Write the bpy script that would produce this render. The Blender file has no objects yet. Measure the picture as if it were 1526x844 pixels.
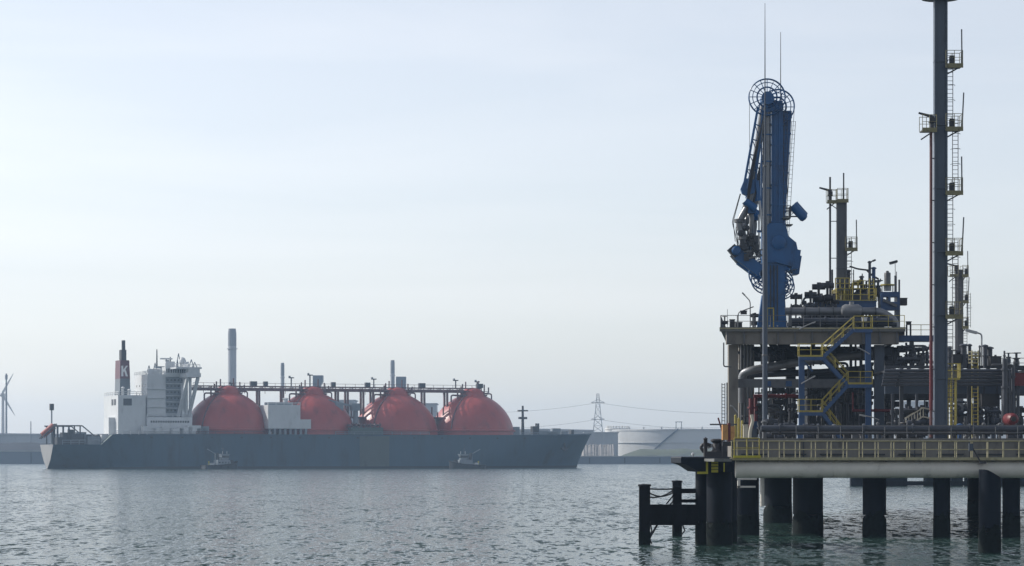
import bpy, math, random
from mathutils import Vector, Matrix
random.seed(7)
R = math.radians
scene = bpy.context.scene
COL = scene.collection

# ------------------------------------------------------------------ camera
FPX, HZ, CAMZ = 4000.0, 680.0, 5.94          # focal length in photo pixels, horizon row, eye height
cam_d = bpy.data.cameras.new('camera')
cam = bpy.data.objects.new('camera', cam_d); COL.objects.link(cam)
cam.location = (0, 0, CAMZ); cam.rotation_euler = (R(90), 0, 0)
cam_d.sensor_width = 36.0; cam_d.lens = 36.0 * FPX / 1526.0
cam_d.shift_y = (HZ - 422.0) / 1526.0
cam_d.clip_start = 1.0; cam_d.clip_end = 20000.0
scene.camera = cam

# ------------------------------------------------------------------ light
SUN_AZ, SUN_EL = R(-69), R(35)                # azimuth from +Y, negative is to the left
world = bpy.data.worlds.new('World'); scene.world = world; world.use_nodes = True
wn, wl = world.node_tree.nodes, world.node_tree.links
wn.clear()
w_out = wn.new('ShaderNodeOutputWorld'); w_bg = wn.new('ShaderNodeBackground')
sky = wn.new('ShaderNodeTexSky'); sky.sky_type = 'NISHITA'; sky.sun_disc = False
sky.sun_elevation = SUN_EL; sky.sun_rotation = SUN_AZ
sky.air_density = 0.9; sky.dust_density = 0.9; sky.ozone_density = 1.0; sky.altitude = 0
# thin, drawn-out high cloud veils all over the sky
tc = wn.new('ShaderNodeTexCoord'); mp = wn.new('ShaderNodeMapping')
mp.inputs['Scale'].default_value = (2.2, 2.2, 15.0); mp.inputs['Rotation'].default_value = (0.0, R(5), 0.0)
nz = wn.new('ShaderNodeTexNoise'); nz.inputs['Scale'].default_value = 1.6; nz.inputs['Detail'].default_value = 6
nz.inputs['Roughness'].default_value = 0.5; nz.inputs['Distortion'].default_value = 0.6
rp = wn.new('ShaderNodeValToRGB')
rp.color_ramp.elements[0].position = 0.42; rp.color_ramp.elements[0].color = (0, 0, 0, 1)
rp.color_ramp.elements[1].position = 0.78; rp.color_ramp.elements[1].color = (0.38, 0.38, 0.38, 1)
hs = wn.new('ShaderNodeHueSaturation'); hs.inputs['Saturation'].default_value = 0.47
wb = wn.new('ShaderNodeMix'); wb.data_type = 'RGBA'; wb.blend_type = 'MULTIPLY'; wb.inputs[0].default_value = 1.0; wb.inputs[7].default_value = (1.03, 0.975, 1.0, 1)   # white balance
veil = wn.new('ShaderNodeMix'); veil.data_type = 'RGBA'
lift = wn.new('ShaderNodeMix'); lift.data_type = 'RGBA'; lift.blend_type = 'MULTIPLY'; lift.inputs[0].default_value = 1.0
lift.inputs[7].default_value = (1.22, 1.2, 1.2, 1)
des = wn.new('ShaderNodeHueSaturation'); des.inputs['Saturation'].default_value = 0.25
wl.new(tc.outputs['Generated'], mp.inputs['Vector']); wl.new(mp.outputs['Vector'], nz.inputs['Vector'])
wl.new(nz.outputs['Fac'], rp.inputs['Fac']); wl.new(sky.outputs['Color'], wb.inputs[6]); wl.new(wb.outputs[2], hs.inputs['Color'])
wl.new(hs.outputs['Color'], des.inputs['Color']); wl.new(des.outputs['Color'], lift.inputs[6])
wl.new(rp.outputs['Color'], veil.inputs[0]); wl.new(hs.outputs['Color'], veil.inputs[6]); wl.new(lift.outputs[2], veil.inputs[7])
wl.new(veil.outputs[2], w_bg.inputs['Color']); wl.new(w_bg.outputs['Background'], w_out.inputs['Surface'])
w_bg.inputs['Strength'].default_value = 0.132

sun_d = bpy.data.lights.new('sun', 'SUN'); sun_d.energy = 3.8; sun_d.angle = R(0.55); sun_d.color = (1.0, 0.95, 0.87)
sun = bpy.data.objects.new('sun', sun_d); COL.objects.link(sun)
sdir = Vector((math.sin(SUN_AZ) * math.cos(SUN_EL), math.cos(SUN_AZ) * math.cos(SUN_EL), math.sin(SUN_EL)))
sun.rotation_euler = (-sdir).to_track_quat('-Z', 'Y').to_euler()
sun.location = (-200, 100, 200)

vs = scene.view_settings
vs.view_transform = 'Standard'; vs.look = 'None'; vs.gamma = 1.0; vs.use_curve_mapping = False; vs.exposure = 0.31
scene.cycles.use_denoising = True
scene.cycles.max_bounces = 6; scene.cycles.volume_bounces = 1

# ------------------------------------------------------------------ materials
def mat(name, col, rough=0.55, metal=0.0, var=0.18, scale=1.5, bump=0.0, streak=0.0, spec=0.5, dirt=None, coat=0.0):
    m = bpy.data.materials.new(name); m.use_nodes = True
    n, l = m.node_tree.nodes, m.node_tree.links
    b = n['Principled BSDF']
    b.inputs['Roughness'].default_value = rough; b.inputs['Metallic'].default_value = metal
    b.inputs['Specular IOR Level'].default_value = spec; b.inputs['Coat Weight'].default_value = coat
    t = n.new('ShaderNodeTexCoord'); mpn = n.new('ShaderNodeMapping')
    mpn.inputs['Scale'].default_value = (1, 1, 1 - 0.85 * streak)
    no = n.new('ShaderNodeTexNoise'); no.inputs['Scale'].default_value = scale; no.inputs['Detail'].default_value = 7
    no.inputs['Roughness'].default_value = 0.62
    l.new(t.outputs['Object'], mpn.inputs['Vector']); l.new(mpn.outputs['Vector'], no.inputs['Vector'])
    r = n.new('ShaderNodeValToRGB')
    d = dirt if dirt else [c * (1 - var * 1.6) for c in col]
    r.color_ramp.elements[0].position = 0.30; r.color_ramp.elements[0].color = (*d, 1)
    r.color_ramp.elements[1].position = 0.62; r.color_ramp.elements[1].color = (*[min(1, c * (1 + var * 0.5)) for c in col], 1)
    e = r.color_ramp.elements.new(0.45); e.color = (*col, 1)
    l.new(no.outputs['Fac'], r.inputs['Fac']); l.new(r.outputs['Color'], b.inputs['Base Color'])
    mr = n.new('ShaderNodeMapRange'); mr.inputs['To Min'].default_value = max(0.05, rough - 0.12); mr.inputs['To Max'].default_value = min(1, rough + 0.14)
    l.new(no.outputs['Fac'], mr.inputs['Value']); l.new(mr.outputs['Result'], b.inputs['Roughness'])
    if bump:
        bp = n.new('ShaderNodeBump'); bp.inputs['Strength'].default_value = bump; bp.inputs['Distance'].default_value = 0.05
        l.new(no.outputs['Fac'], bp.inputs['Height']); l.new(bp.outputs['Normal'], b.inputs['Normal'])
    return m
M = {}
def add(k, *a, **kw): M[k] = mat(k, *a, **kw)
add('hull_paint', (0.020, 0.058, 0.090), 0.55, var=0.34, scale=0.16, streak=0.9)
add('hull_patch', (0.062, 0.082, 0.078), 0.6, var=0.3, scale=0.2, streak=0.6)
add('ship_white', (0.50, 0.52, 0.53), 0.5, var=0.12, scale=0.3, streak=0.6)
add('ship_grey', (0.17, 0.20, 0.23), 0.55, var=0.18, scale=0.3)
add('tank_red', (0.31, 0.040, 0.032), 0.40, var=0.26, scale=0.22, streak=0.75, spec=0.5)
add('pipe_red_brown', (0.11, 0.045, 0.045), 0.6, scale=0.4)
add('funnel_grey', (0.10, 0.12, 0.14), 0.5, scale=0.3)
add('funnel_red', (0.085, 0.010, 0.020), 0.45, scale=0.3)
add('soot', (0.02, 0.02, 0.022), 0.7)
add('transom_sunlit', (0.20, 0.20, 0.20), 0.55, var=0.2, scale=0.25, streak=0.6)  # lighter than the hull: sunlight on the transom is put into the colour
add('deck_green', (0.06, 0.09, 0.085), 0.7, scale=0.2)
add('glass_dark', (0.015, 0.02, 0.025), 0.12, var=0.05)
add('letter_white', (0.75, 0.75, 0.75), 0.5, var=0.05)
add('lifeboat_red', (0.28, 0.05, 0.03), 0.45)
add('tug_black', (0.02, 0.024, 0.03), 0.6)
add('rubber', (0.012, 0.012, 0.013), 0.85, bump=0.3)
add('concrete', (0.145, 0.135, 0.12), 0.85, var=0.3, scale=0.8, bump=0.25, streak=0.6)
add('concrete_far', (0.26, 0.26, 0.25), 0.85, var=0.2, scale=0.05, streak=0.5)
add('chimney_grey', (0.30, 0.31, 0.33), 0.8, var=0.1, scale=0.05, streak=0.5)
add('chimney_dark', (0.16, 0.17, 0.19), 0.8, var=0.1, scale=0.05)
add('cladding', (0.30, 0.32, 0.34), 0.6, var=0.12, scale=0.06, streak=0.7)
add('cladding_dark', (0.07, 0.085, 0.11), 0.6, var=0.12, scale=0.06, streak=0.7)
add('tank_white', (0.60, 0.60, 0.58), 0.5, var=0.08, scale=0.05, streak=0.6)
add('tank_pale', (0.42, 0.43, 0.43), 0.5, var=0.10, scale=0.05, streak=0.6)
add('grass', (0.055, 0.065, 0.035), 0.9, var=0.4, scale=0.06)
add('earth', (0.10, 0.085, 0.065), 0.95, var=0.4, scale=0.05, bump=0.3)
add('coal', (0.022, 0.022, 0.028), 0.95, var=0.4, scale=0.06, bump=0.4)
add('rubble', (0.20, 0.19, 0.18), 0.95, var=0.5, scale=0.12)
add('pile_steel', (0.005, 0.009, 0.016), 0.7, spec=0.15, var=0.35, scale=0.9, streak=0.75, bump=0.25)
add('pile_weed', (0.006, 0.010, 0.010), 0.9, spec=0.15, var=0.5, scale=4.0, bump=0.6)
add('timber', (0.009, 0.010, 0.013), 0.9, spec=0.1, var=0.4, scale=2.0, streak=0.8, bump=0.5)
add('tube_grey', (0.52, 0.50, 0.45), 0.55, var=0.20, scale=0.7, streak=0.0, dirt=(0.24, 0.22, 0.20))
add('rail_yellow', (0.29, 0.24, 0.045), 0.55, var=0.25, scale=3)
add('rail_pale', (0.29, 0.265, 0.16), 0.55, var=0.25, scale=3)
add('safety_yellow', (0.36, 0.32, 0.02), 0.5, var=0.25, scale=2)
add('arm_blue', (0.005, 0.068, 0.195), 0.42, var=0.36, scale=0.9, streak=0.5)
add('steel_blue', (0.020, 0.060, 0.150), 0.5, var=0.25, scale=0.9, streak=0.4)
add('mast_blue_grey', (0.045, 0.062, 0.090), 0.5, var=0.22, scale=0.7, streak=0.6)
add('steel_grey', (0.085, 0.09, 0.098), 0.5, var=0.25, scale=1.2, streak=0.4)
add('steel_dark', (0.030, 0.034, 0.043), 0.55, var=0.3, scale=1.2)
add('galv', (0.30, 0.31, 0.32), 0.42, metal=0.6, var=0.2, scale=2)
add('rail_olive', (0.17, 0.155, 0.08), 0.6, var=0.3, scale=3)
add('insul', (0.17, 0.178, 0.19), 0.4, metal=0.35, var=0.2, scale=0.8)
add('pipe_dark', (0.036, 0.043, 0.058), 0.5, var=0.25, scale=1.0)
add('fire_red', (0.105, 0.010, 0.016), 0.5, var=0.22, scale=1.5)
add('valve_black', (0.025, 0.026, 0.030), 0.55)
add('orange_tarp', (0.42, 0.22, 0.08), 0.75, var=0.25, scale=3)
add('cream', (0.42, 0.40, 0.33), 0.6, var=0.2, scale=1.5)
add('lamp_glass', (0.55, 0.57, 0.58), 0.25, var=0.05)
add('grating', (0.10, 0.105, 0.10), 0.6, var=0.3, scale=3)
add('wall_panel', (0.050, 0.055, 0.066), 0.6, var=0.25, scale=0.6, streak=0.7)
add('wire', (0.03, 0.03, 0.035), 0.6)

# ------------------------------------------------------------------ mesh helpers
class MB:
    def __init__(s): s.v = []; s.f = []
    def addv(s, pts, faces):
        o = len(s.v); s.v += [tuple(p) for p in pts]; s.f += [tuple(i + o for i in f) for f in faces]; return s
    def box(s, x0, x1, y0, y1, z0, z1):
        p = [(x0,y0,z0),(x1,y0,z0),(x1,y1,z0),(x0,y1,z0),(x0,y0,z1),(x1,y0,z1),(x1,y1,z1),(x0,y1,z1)]
        return s.addv(p, [(3,2,1,0),(4,5,6,7),(0,1,5,4),(1,2,6,5),(2,3,7,6),(3,0,4,7)])
    def bar(s, a, b, w, h=None, up=(0,0,1)):
        """a square bar from a to b, w across, h along 'up'"""
        h = h or w; a, b = Vector(a), Vector(b); d = (b - a).normalized(); u = Vector(up)
        if abs(d.dot(u)) > 0.98: u = Vector((0,1,0))
        r = d.cross(u).normalized(); u = r.cross(d).normalized()
        p = []
        for c in (a, b):
            for sx, sy in ((-1,-1),(1,-1),(1,1),(-1,1)): p.append(c + r*(sx*w/2) + u*(sy*h/2))
        return s.addv(p, [(3,2,1,0),(4,5,6,7),(0,1,5,4),(1,2,6,5),(2,3,7,6),(3,0,4,7)])
    def tube(s, a, b, r0, r1=None, n=10, cap=True):
        r1 = r0 if r1 is None else r1
        a, b = Vector(a), Vector(b); d = (b - a).normalized()
        u = Vector((0,0,1)) if abs(d.z) < 0.95 else Vector((0,1,0))
        x = d.cross(u).normalized(); y = d.cross(x)
        p = []
        for c, r in ((a, r0), (b, r1)):
            for i in range(n):
                t = 2*math.pi*i/n; p.append(c + x*(r*math.cos(t)) + y*(r*math.sin(t)))
        f = [(i, i+n, (i+1)%n+n, (i+1)%n) for i in range(n)]
        if cap: f += [tuple(range(n)), tuple(range(2*n-1, n-1, -1))]
        return s.addv(p, f)
    def path(s, pts, r, n=8, bend=0.0):
        """a pipe along pts; corners rounded with radius bend"""
        P = [Vector(p) for p in pts]
        if bend > 0 and len(P) > 2:
            Q = [P[0]]
            for i in range(1, len(P)-1):
                a, b, c = P[i-1], P[i], P[i+1]
                k = min(bend, (a-b).length*0.48, (c-b).length*0.48)
                p0 = b + (a-b).normalized()*k; p2 = b + (c-b).normalized()*k
                for j in range(5):
                    t = j/4; Q.append(p0*(1-t)**2 + b*(2*t*(1-t)) + p2*t*t)
            Q.append(P[-1]); P = Q
        o = len(s.v); ref = None; m = len(P)
        for i, p in enumerate(P):
            d = (P[min(i+1, m-1)] - P[max(i-1, 0)]).normalized()
            if ref is None: ref = d.orthogonal().normalized()
            ref = (ref - d*ref.dot(d)).normalized(); y = d.cross(ref)
            for j in range(n):
                t = 2*math.pi*j/n; s.v.append(tuple(p + ref*(r*math.cos(t)) + y*(r*math.sin(t))))
        for i in range(m-1):
            for j in range(n):
                s.f.append((o+i*n+j, o+i*n+(j+1)%n, o+(i+1)*n+(j+1)%n, o+(i+1)*n+j))
        s.f.append(tuple(o+j for j in reversed(range(n)))); s.f.append(tuple(o+(m-1)*n+j for j in range(n)))
        return s
    def lathe(s, prof, c=(0,0,0), n=24, axis='z'):
        """prof: (radius, height) pairs revolved about an axis through c"""
        o = len(s.v); c = Vector(c)
        for r, h in prof:
            for i in range(n):
                t = 2*math.pi*i/n; x, y = r*math.cos(t), r*math.sin(t)
                q = (x, y, h) if axis == 'z' else ((h, x, y) if axis == 'x' else (y, h, x))
                s.v.append(tuple(c + Vector(q)))
        m = len(prof)
        for k in range(m-1):
            for i in range(n): s.f.append((o+k*n+i, o+k*n+(i+1)%n, o+(k+1)*n+(i+1)%n, o+(k+1)*n+i))
        if prof[0][0] > 1e-4: s.f.append(tuple(o+i for i in reversed(range(n))))
        if prof[-1][0] > 1e-4: s.f.append(tuple(o+(m-1)*n+i for i in range(n)))
        return s
    def prism(s, poly, y0, y1):
        """an (x, z) outline pushed from y0 to y1"""
        n = len(poly)
        p = [(x, y0, z) for x, z in poly] + [(x, y1, z) for x, z in poly]
        return s.addv(p, [tuple(range(n)), tuple(range(2*n-1, n-1, -1))] + [(i, i+n, (i+1)%n+n, (i+1)%n) for i in range(n)])
    def slab(s, poly, z0, z1):
        n = len(poly)
        p = [(x, y, z0) for x, y in poly] + [(x, y, z1) for x, y in poly]
        return s.addv(p, [tuple(reversed(range(n))), tuple(range(n, 2*n))] + [(i, (i+1)%n, (i+1)%n+n, i+n) for i in range(n)])
    def build(s, name, material, parent=None, smooth=True, loc=None):
        me = bpy.data.meshes.new(name); me.from_pydata(s.v, [], s.f)
        me.materials.append(M[material])
        import bmesh
        bm = bmesh.new(); bm.from_mesh(me); bmesh.ops.recalc_face_normals(bm, faces=bm.faces); bm.to_mesh(me); bm.free()
        if smooth:
            me.polygons.foreach_set('use_smooth', [True]*len(me.polygons)); me.set_sharp_from_angle(angle=R(38))
        return link(name, me, parent, loc)
def link(name, me, parent=None, loc=None):
    o = bpy.data.objects.new(name, me); COL.objects.link(o)
    if parent: o.parent = parent
    if loc: o.location = loc
    return o
def tag(o, label, cat, group=None):
    o['label'] = label; o['category'] = cat
    if group: o['group'] = group
    return o
def thing(name, label, cat, loc=(0,0,0), rz=0.0, group=None):
    o = bpy.data.objects.new(name, None); COL.objects.link(o); o.empty_display_size = 0.5
    o.location = loc; o.rotation_euler = (0, 0, rz)
    return tag(o, label, cat, group)
def structure(o): o['kind'] = 'structure'; return o
def stuff(o): o['kind'] = 'stuff'; return o
def dup(root, loc, rz=None, label=None):
    r = root.copy(); COL.objects.link(r); r.location = loc
    if rz is not None: r.rotation_euler = (0, 0, rz)
    if label: r['label'] = label
    for ch in list(root.children):
        c = ch.copy(); COL.objects.link(c); c.parent = r
        for g in list(ch.children):
            d = g.copy(); COL.objects.link(d); d.parent = c
    return r
def at(px, py, Y):
    """the point Y metres out that the photo shows at px, py"""
    return Vector(((px - 763.0) * Y / FPX, Y, CAMZ + (HZ - py) * Y / FPX))
def handrail(pts, parent, h=1.1, r=0.026, post_gap=1.4, material='rail_yellow', toe=0.0, mid=True, posts=True, off=0.0):
    """top rail along pts (at deck level) > mid_rail, toe_board, posts"""
    P = [Vector(p) for p in pts]; U = Vector((0,0,1))
    top = MB().path([p + U*h for p in P], r, 6).build('handrail', material, parent)
    if mid: MB().path([p + U*(h*0.52) for p in P], r*0.85, 6).build('mid_rail', material, top)
    if toe:
        m = MB()
        for a, b in zip(P, P[1:]): m.bar(a + U*toe*0.5, b + U*toe*0.5, 0.012, toe)
        m.build('toe_board', material, top)
    if posts:
        pm = MB().tube((0,0,0), (0,0,h), r*1.05, n=6).build('post', material, top)
        first = True
        for a, b in zip(P, P[1:]):
            L = (b - a).length; k = max(1, round(L / post_gap))
            for i in range(k + 1):
                if i == 0 and not first and a is not P[0]: continue
                p = a.lerp(b, min(1, max(0, i/k + off/max(L, .1))))
                if first: pm.location = p; first = False
                else: link('post', pm.data, top, p)
    return top
def ladder(mb, x, y, z0, z1, w=0.42, axis='x', r=0.028, rung=0.3):
    dx, dy = (w/2, 0) if axis == 'x' else (0, w/2)
    mb.tube((x-dx, y-dy, z0), (x-dx, y-dy, z1), r, n=6); mb.tube((x+dx, y+dy, z0), (x+dx, y+dy, z1), r, n=6)
    z = z0 + 0.2
    while z < z1: mb.tube((x-dx, y-dy, z), (x+dx, y+dy, z), r*0.7, n=5); z += rung
    return mb
# ------------------------------------------------------------------ water, land, air
# wavelength across, wavelength in depth, detail, slope, turn
WAVES = ((0.4, 1.5, 2, 1.9, 0.12), (0.8, 4.0, 4, 1.7, -0.06), (3.5, 24.0, 2, 0.60, 0.04))
def water_material():
    m = bpy.data.materials.new('water'); m.use_nodes = True
    n, l = m.node_tree.nodes, m.node_tree.links; b = n['Principled BSDF']
    b.inputs['Base Color'].default_value = (0.022, 0.046, 0.040, 1); b.inputs['Roughness'].default_value = 0.12
    b.inputs['IOR'].default_value = 1.33
    g = n.new('ShaderNodeNewGeometry')
    def noise(wx, wy, det, rough=0.55, rot=0.0):
        mp = n.new('ShaderNodeMapping'); mp.inputs['Scale'].default_value = (1/wx, 1/wy, 1); mp.inputs['Rotation'].default_value = (0, 0, rot)
        t = n.new('ShaderNodeTexNoise'); t.inputs['Scale'].default_value = 1.0; t.inputs['Detail'].default_value = det; t.inputs['Roughness'].default_value = rough
        l.new(g.outputs['Position'], mp.inputs['Vector']); l.new(mp.outputs['Vector'], t.inputs['Vector']); return t
    def vm(op, a, b_):
        v = n.new('ShaderNodeVectorMath'); v.operation = op
        for k, x in ((0, a), (1, b_)):
            if isinstance(x, tuple): v.inputs[k].default_value = x
            else: l.new(x, v.inputs[k])
        return v.outputs['Vector']
    # ripple, chop and wind-lane layers tilt the normal; cat's paws calm or rouse them
    w = noise(45, 260, 4, 0.6, 0.03)
    patch = n.new('ShaderNodeMapRange'); patch.inputs['From Min'].default_value = 0.32; patch.inputs['From Max'].default_value = 0.68
    patch.inputs['To Min'].default_value = 0.75; patch.inputs['To Max'].default_value = 1.2
    l.new(w.outputs['Fac'], patch.inputs['Value'])
    acc = None
    for wx, wy, det, amp, rot in WAVES:
        t = noise(wx, wy, det, 0.6, rot); d = vm('SUBTRACT', t.outputs['Color'], (0.5, 0.5, 0.5)); d = vm('MULTIPLY', d, (amp*0.7, amp, 0.0))
        acc = d if acc is None else vm('ADD', acc, d)
    sc = n.new('ShaderNodeVectorMath'); sc.operation = 'SCALE'; l.new(acc, sc.inputs[0]); l.new(patch.outputs['Result'], sc.inputs['Scale'])
    nn = vm('ADD', g.outputs['Normal'], sc.outputs['Vector']); nm = n.new('ShaderNodeVectorMath'); nm.operation = 'NORMALIZE'; l.new(nn, nm.inputs[0])
    l.new(nm.outputs['Vector'], b.inputs['Normal'])
    return m
M['water'] = water_material()
wm = MB(); wm.addv([(-3400,-150,0),(3400,-150,0),(3400,2062,0),(-3400,2062,0)], [(0,1,2,3)])
structure(wm.build('water', 'water', smooth=False))
gm = MB().slab([(-3400,2060),(3400,2060),(3400,6000),(-3400,6000)], -2.0, 4.6)
structure(gm.build('ground', 'earth', smooth=False))

def haze():
    m = bpy.data.materials.new('haze'); m.use_nodes = True
    n, l = m.node_tree.nodes, m.node_tree.links; n.clear()
    o = n.new('ShaderNodeOutputMaterial'); v = n.new('ShaderNodeVolumePrincipled')
    v.inputs['Color'].default_value = (0.53, 0.73, 0.98, 1); v.inputs['Density'].default_value = 0.000115; v.inputs['Anisotropy'].default_value = 0.35
    l.new(v.outputs['Volume'], o.inputs['Volume']); M['haze'] = m
    h = MB().box(-3500, 3500, -250, 6100, -3.2, 122).build('haze', 'haze', smooth=False); stuff(h)
haze()

# quay walls and land along the far bank
def quay(name, label, px0, px1, Y, ztop, material, depth=30):
    x0, x1 = (px0-763)*Y/FPX, (px1-763)*Y/FPX
    t = thing(name, label, 'quay', (x0, Y, 0))
    m = MB(); m.box(0, x1-x0, 0, depth, -1.5, ztop); m.build('wall', material, t, False)
    c = MB(); c.box(-0.4, x1-x0+0.4, -0.6, 1.6, ztop+0.004, ztop+0.7); c.build('coping', 'concrete_far', t, False)
    k = max(1, int((x1-x0)/26)); fm = MB().box(-0.5, 0.5, -0.9, -0.02, 0.6, ztop-0.6).build('fender', 'rubber', t, False)
    for i in range(k):
        x = (i + 0.5) * (x1-x0)/k
        if i == 0: fm.location = (x, 0, 0)
        else: link('fender', fm.data, t, (x, 0, 0))
    return t
quay('quay_wall', 'long dark quay wall at the far left behind the ship\'s stern', -700, 330, 2035, 9.4, 'cladding_dark')
quay('quay_wall', 'low dark quay wall running from the bow toward the jetty', 800, 1900, 2030, 5.4, 'cladding_dark')
quay('quay_wall', 'stretch of far quay wall hidden mostly by the ship\'s red tanks', 330.5, 799.5, 2038, 6.4, 'cladding_dark')

# coal ridge and long sheds, far left
def ridge(name, label, px0, px1, Y, z0, zt, wid, material, cat):
    x0, x1 = (px0-763)*Y/FPX, (px1-763)*Y/FPX; m = MB(); n = 46; rows = []
    rnd = random.Random(int(px0)+5)
    for i in range(n+1):
        x = x0 + (x1-x0)*i/n; e = min(1, min(i, n-i)/3.0); h = z0 + (zt-z0)*e*(0.86+0.14*rnd.random())
        rows.append([(x, Y-wid/2, z0), (x, Y-wid*0.18, z0+(h-z0)*0.72), (x, Y, h), (x, Y+wid*0.2, z0+(h-z0)*0.7), (x, Y+wid/2, z0)])
    pts = [p for r_ in rows for p in r_]; f = []
    for i in range(n):
        for j in range(4): f.append((i*5+j, (i+1)*5+j, (i+1)*5+j+1, i*5+j+1))
    m.addv(pts, f); return tag(m.build(name, material), label, cat)
ridge('coal_heap', 'long dark coal heap along the quay at the far left', -500, 260, 2095, 4.6, 17.5, 46, 'coal', 'coal heap')
ridge('grass_dike', 'low green grass dike at the foot of the big grey tank', 917, 1500, 2120, 4.6, 12.2, 60, 'grass', 'dike')
ridge('rubble_heap', 'grey rubble heap on the quay right of the ship\'s bow', 866, 917, 2085, 4.6, 15.5, 34, 'rubble', 'rubble heap')

def shed(name, label, px0, px1, ytop, Y, depth, material, bays, pitch=0.0, cat='warehouse', doors=0):
    a, b = at(px0, ytop, Y), at(px1, ytop, Y); t = thing(name, label, cat, (a.x, Y, 4.6)); w = b.x-a.x; h = a.z-4.6
    MB().box(0, w, 0, depth, 0, h-pitch-0.8).build('wall', material, t, False)
    rf = MB().prism([(-1, h-pitch-0.79), (w+1, h-pitch-0.79), (w+1, h-pitch), (w*0.5, h), (-1, h-pitch)], -1, depth+1).build('roof', 'cladding', t, False)
    pm = MB().box(-0.25, 0.25, -0.35, -0.004, 0, h-pitch-0.85).build('cladding_rib', material, t, False)
    for i in range(bays+1):
        x = 0.4 + (w-0.8)*i/bays
        if i == 0: pm.location = (x, 0, 0)
        else: link('cladding_rib', pm.data, t, (x, 0, 0))
    for i in range(doors):
        x = w*(i+0.5)/doors
        MB().box(x-3, x+3, -0.2, 0.1, 0, 7).build('door', 'cladding_dark', t, False)
    return t
shed('warehouse', 'long pale blue grey warehouse roofline at the far left edge', -420, 140, 644.5, 2190, 60, 'cladding', 24, 1.5)
shed('warehouse', 'long low grey shed behind the ship\'s forecastle', 735, 884, 639, 2170, 50, 'cladding', 12, 1.0)
shed('warehouse', 'grey block wall building beside the pylon foot at the bow', 872, 921, 644, 2150, 40, 'cladding', 6, 0.0, 'building')
shed('warehouse', 'pale square building between the second and third red tanks', 497, 528, 596, 2240, 40, 'cladding', 4, 0.0, 'building')
shed('warehouse', 'pale grey building between the third and fourth red tanks', 622, 650, 601, 2240, 40, 'cladding', 4, 0.0, 'building')

# storage tanks
def storage_tank(px0, px1, ytop, Y, material, label, stair=None, group='storage tanks on the far shore'):
    a, b = at(px0, ytop, Y), at(px1, ytop, Y); r = (b.x-a.x)/2; h = a.z-4.6
    t = thing('storage_tank', label, 'tank', ((a.x+b.x)/2, Y+r, 4.6), 0, group)
    MB().lathe([(r, 0), (r, h-1.2), (r+0.5, h-1.2), (r+0.5, h-0.4), (r, h-0.4), (r, h), (r*0.98, h+0.02), (0.01, h+r*0.03)], n=72).build('shell', material, t)
    m = MB(); m.lathe([(r+0.9, h*0.52), (r+0.9, h*0.52+0.35), (r+0.02, h*0.52+0.35)], n=72); m.build('wind_girder', material, t)
    for i in range(10):
        ang = R(200 + i*15); x, y = (r-1)*math.cos(ang), (r-1)*math.sin(ang)
        MB().lathe([(0.7, h), (0.7, h+1.4), (1.0, h+1.5), (0.01, h+2.1)], (x, y, 0), 10).build('vent', material, t)
    MB().path([((r-0.2)*math.cos(R(j*5)), (r-0.2)*math.sin(R(j*5)), h+1.1) for j in range(73)], 0.09, 5).build('roof_rail', material, t)
    if stair:
        a0, a1 = stair; m = MB(); k = 26
        for i in range(k):
            u, v = i/k, (i+1)/k
            A, B = R(a0+(a1-a0)*u), R(a0+(a1-a0)*v)
            m.bar(((r+0.7)*math.cos(A), (r+0.7)*math.sin(A), h*u), ((r+0.7)*math.cos(B), (r+0.7)*math.sin(B), h*v), 1.0, 1.1)
        m.build('spiral_stair', 'cladding_dark', t)
        e = R(a1); p = MB(); x, y = (r-1.5)*math.cos(e), (r-1.5)*math.sin(e)
        for dx in (-2.2, 2.2):
            for dy in (-1, 1): p.bar((x+dx, y+dy, h), (x+dx, y+dy, h+6), 0.4)
        p.box(x-2.8, x+2.8, y-1.4, y+1.4, h+5.5, h+6.0); p.build('stair_head', 'cladding_dark', t)
    return t
storage_tank(917, 1155, 639.5, 2180, 'tank_pale', 'huge pale grey storage tank with a stair slanting up its side', (233, 258))
storage_tank(902.5, 940, 638, 2330, 'tank_white', 'white storage tank peeping out left of the huge grey one')
storage_tank(1160, 1330, 641, 2200, 'tank_pale', 'grey storage tank seen through the left part of the jetty legs', (240, 262))
storage_tank(1318, 1412, 598, 2420, 'tank_pale', 'tall grey storage tank seen between the jetty columns left of the mast')
storage_tank(1416, 1560, 640, 2230, 'tank_white', 'low pale tank behind the right end of the jetty')

# chimneys
def chimney(px, w, ytop, Y, label, bands=True):
    p = at(px, ytop, Y); r = w*Y/FPX/2; h = p.z-4.6
    t = thing('chimney', label, 'chimney', (p.x, Y, 4.6), 0, 'chimneys on the far shore')
    MB().lathe([(r*1.1, 0), (r, h*0.62), (r, h*0.865)], n=28).build('shaft', 'chimney_grey', t)
    MB().lathe([(r*1.012, h*0.8651), (r*1.0, h*0.965), (r*0.86, h), (r*0.7, h), (r*0.7, h-2)], n=28).build('top_band', 'chimney_dark', t)
    for f in (0.45, 0.84):
        MB().lathe([(r*1.12, h*f), (r*1.3, h*f+0.2), (r*1.3, h*f+0.7), (r*1.12, h*f+0.7)], n=20).build('gallery', 'chimney_grey', t)
    m = MB(); ladder(m, 0, -r*1.18, 2, h-3, 0.7, 'x', 0.06, 1.2); m.build('ladder', 'chimney_dark', t)
    return t
chimney(346, 12.5, 490, 2260, 'tallest grey chimney rising behind the first red tank')
chimney(421, 5.6, 541, 2300, 'short thin grey chimney behind the second red tank')
chimney(585, 6.4, 537, 2300, 'thin grey chimney rising behind the third red tank')
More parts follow.
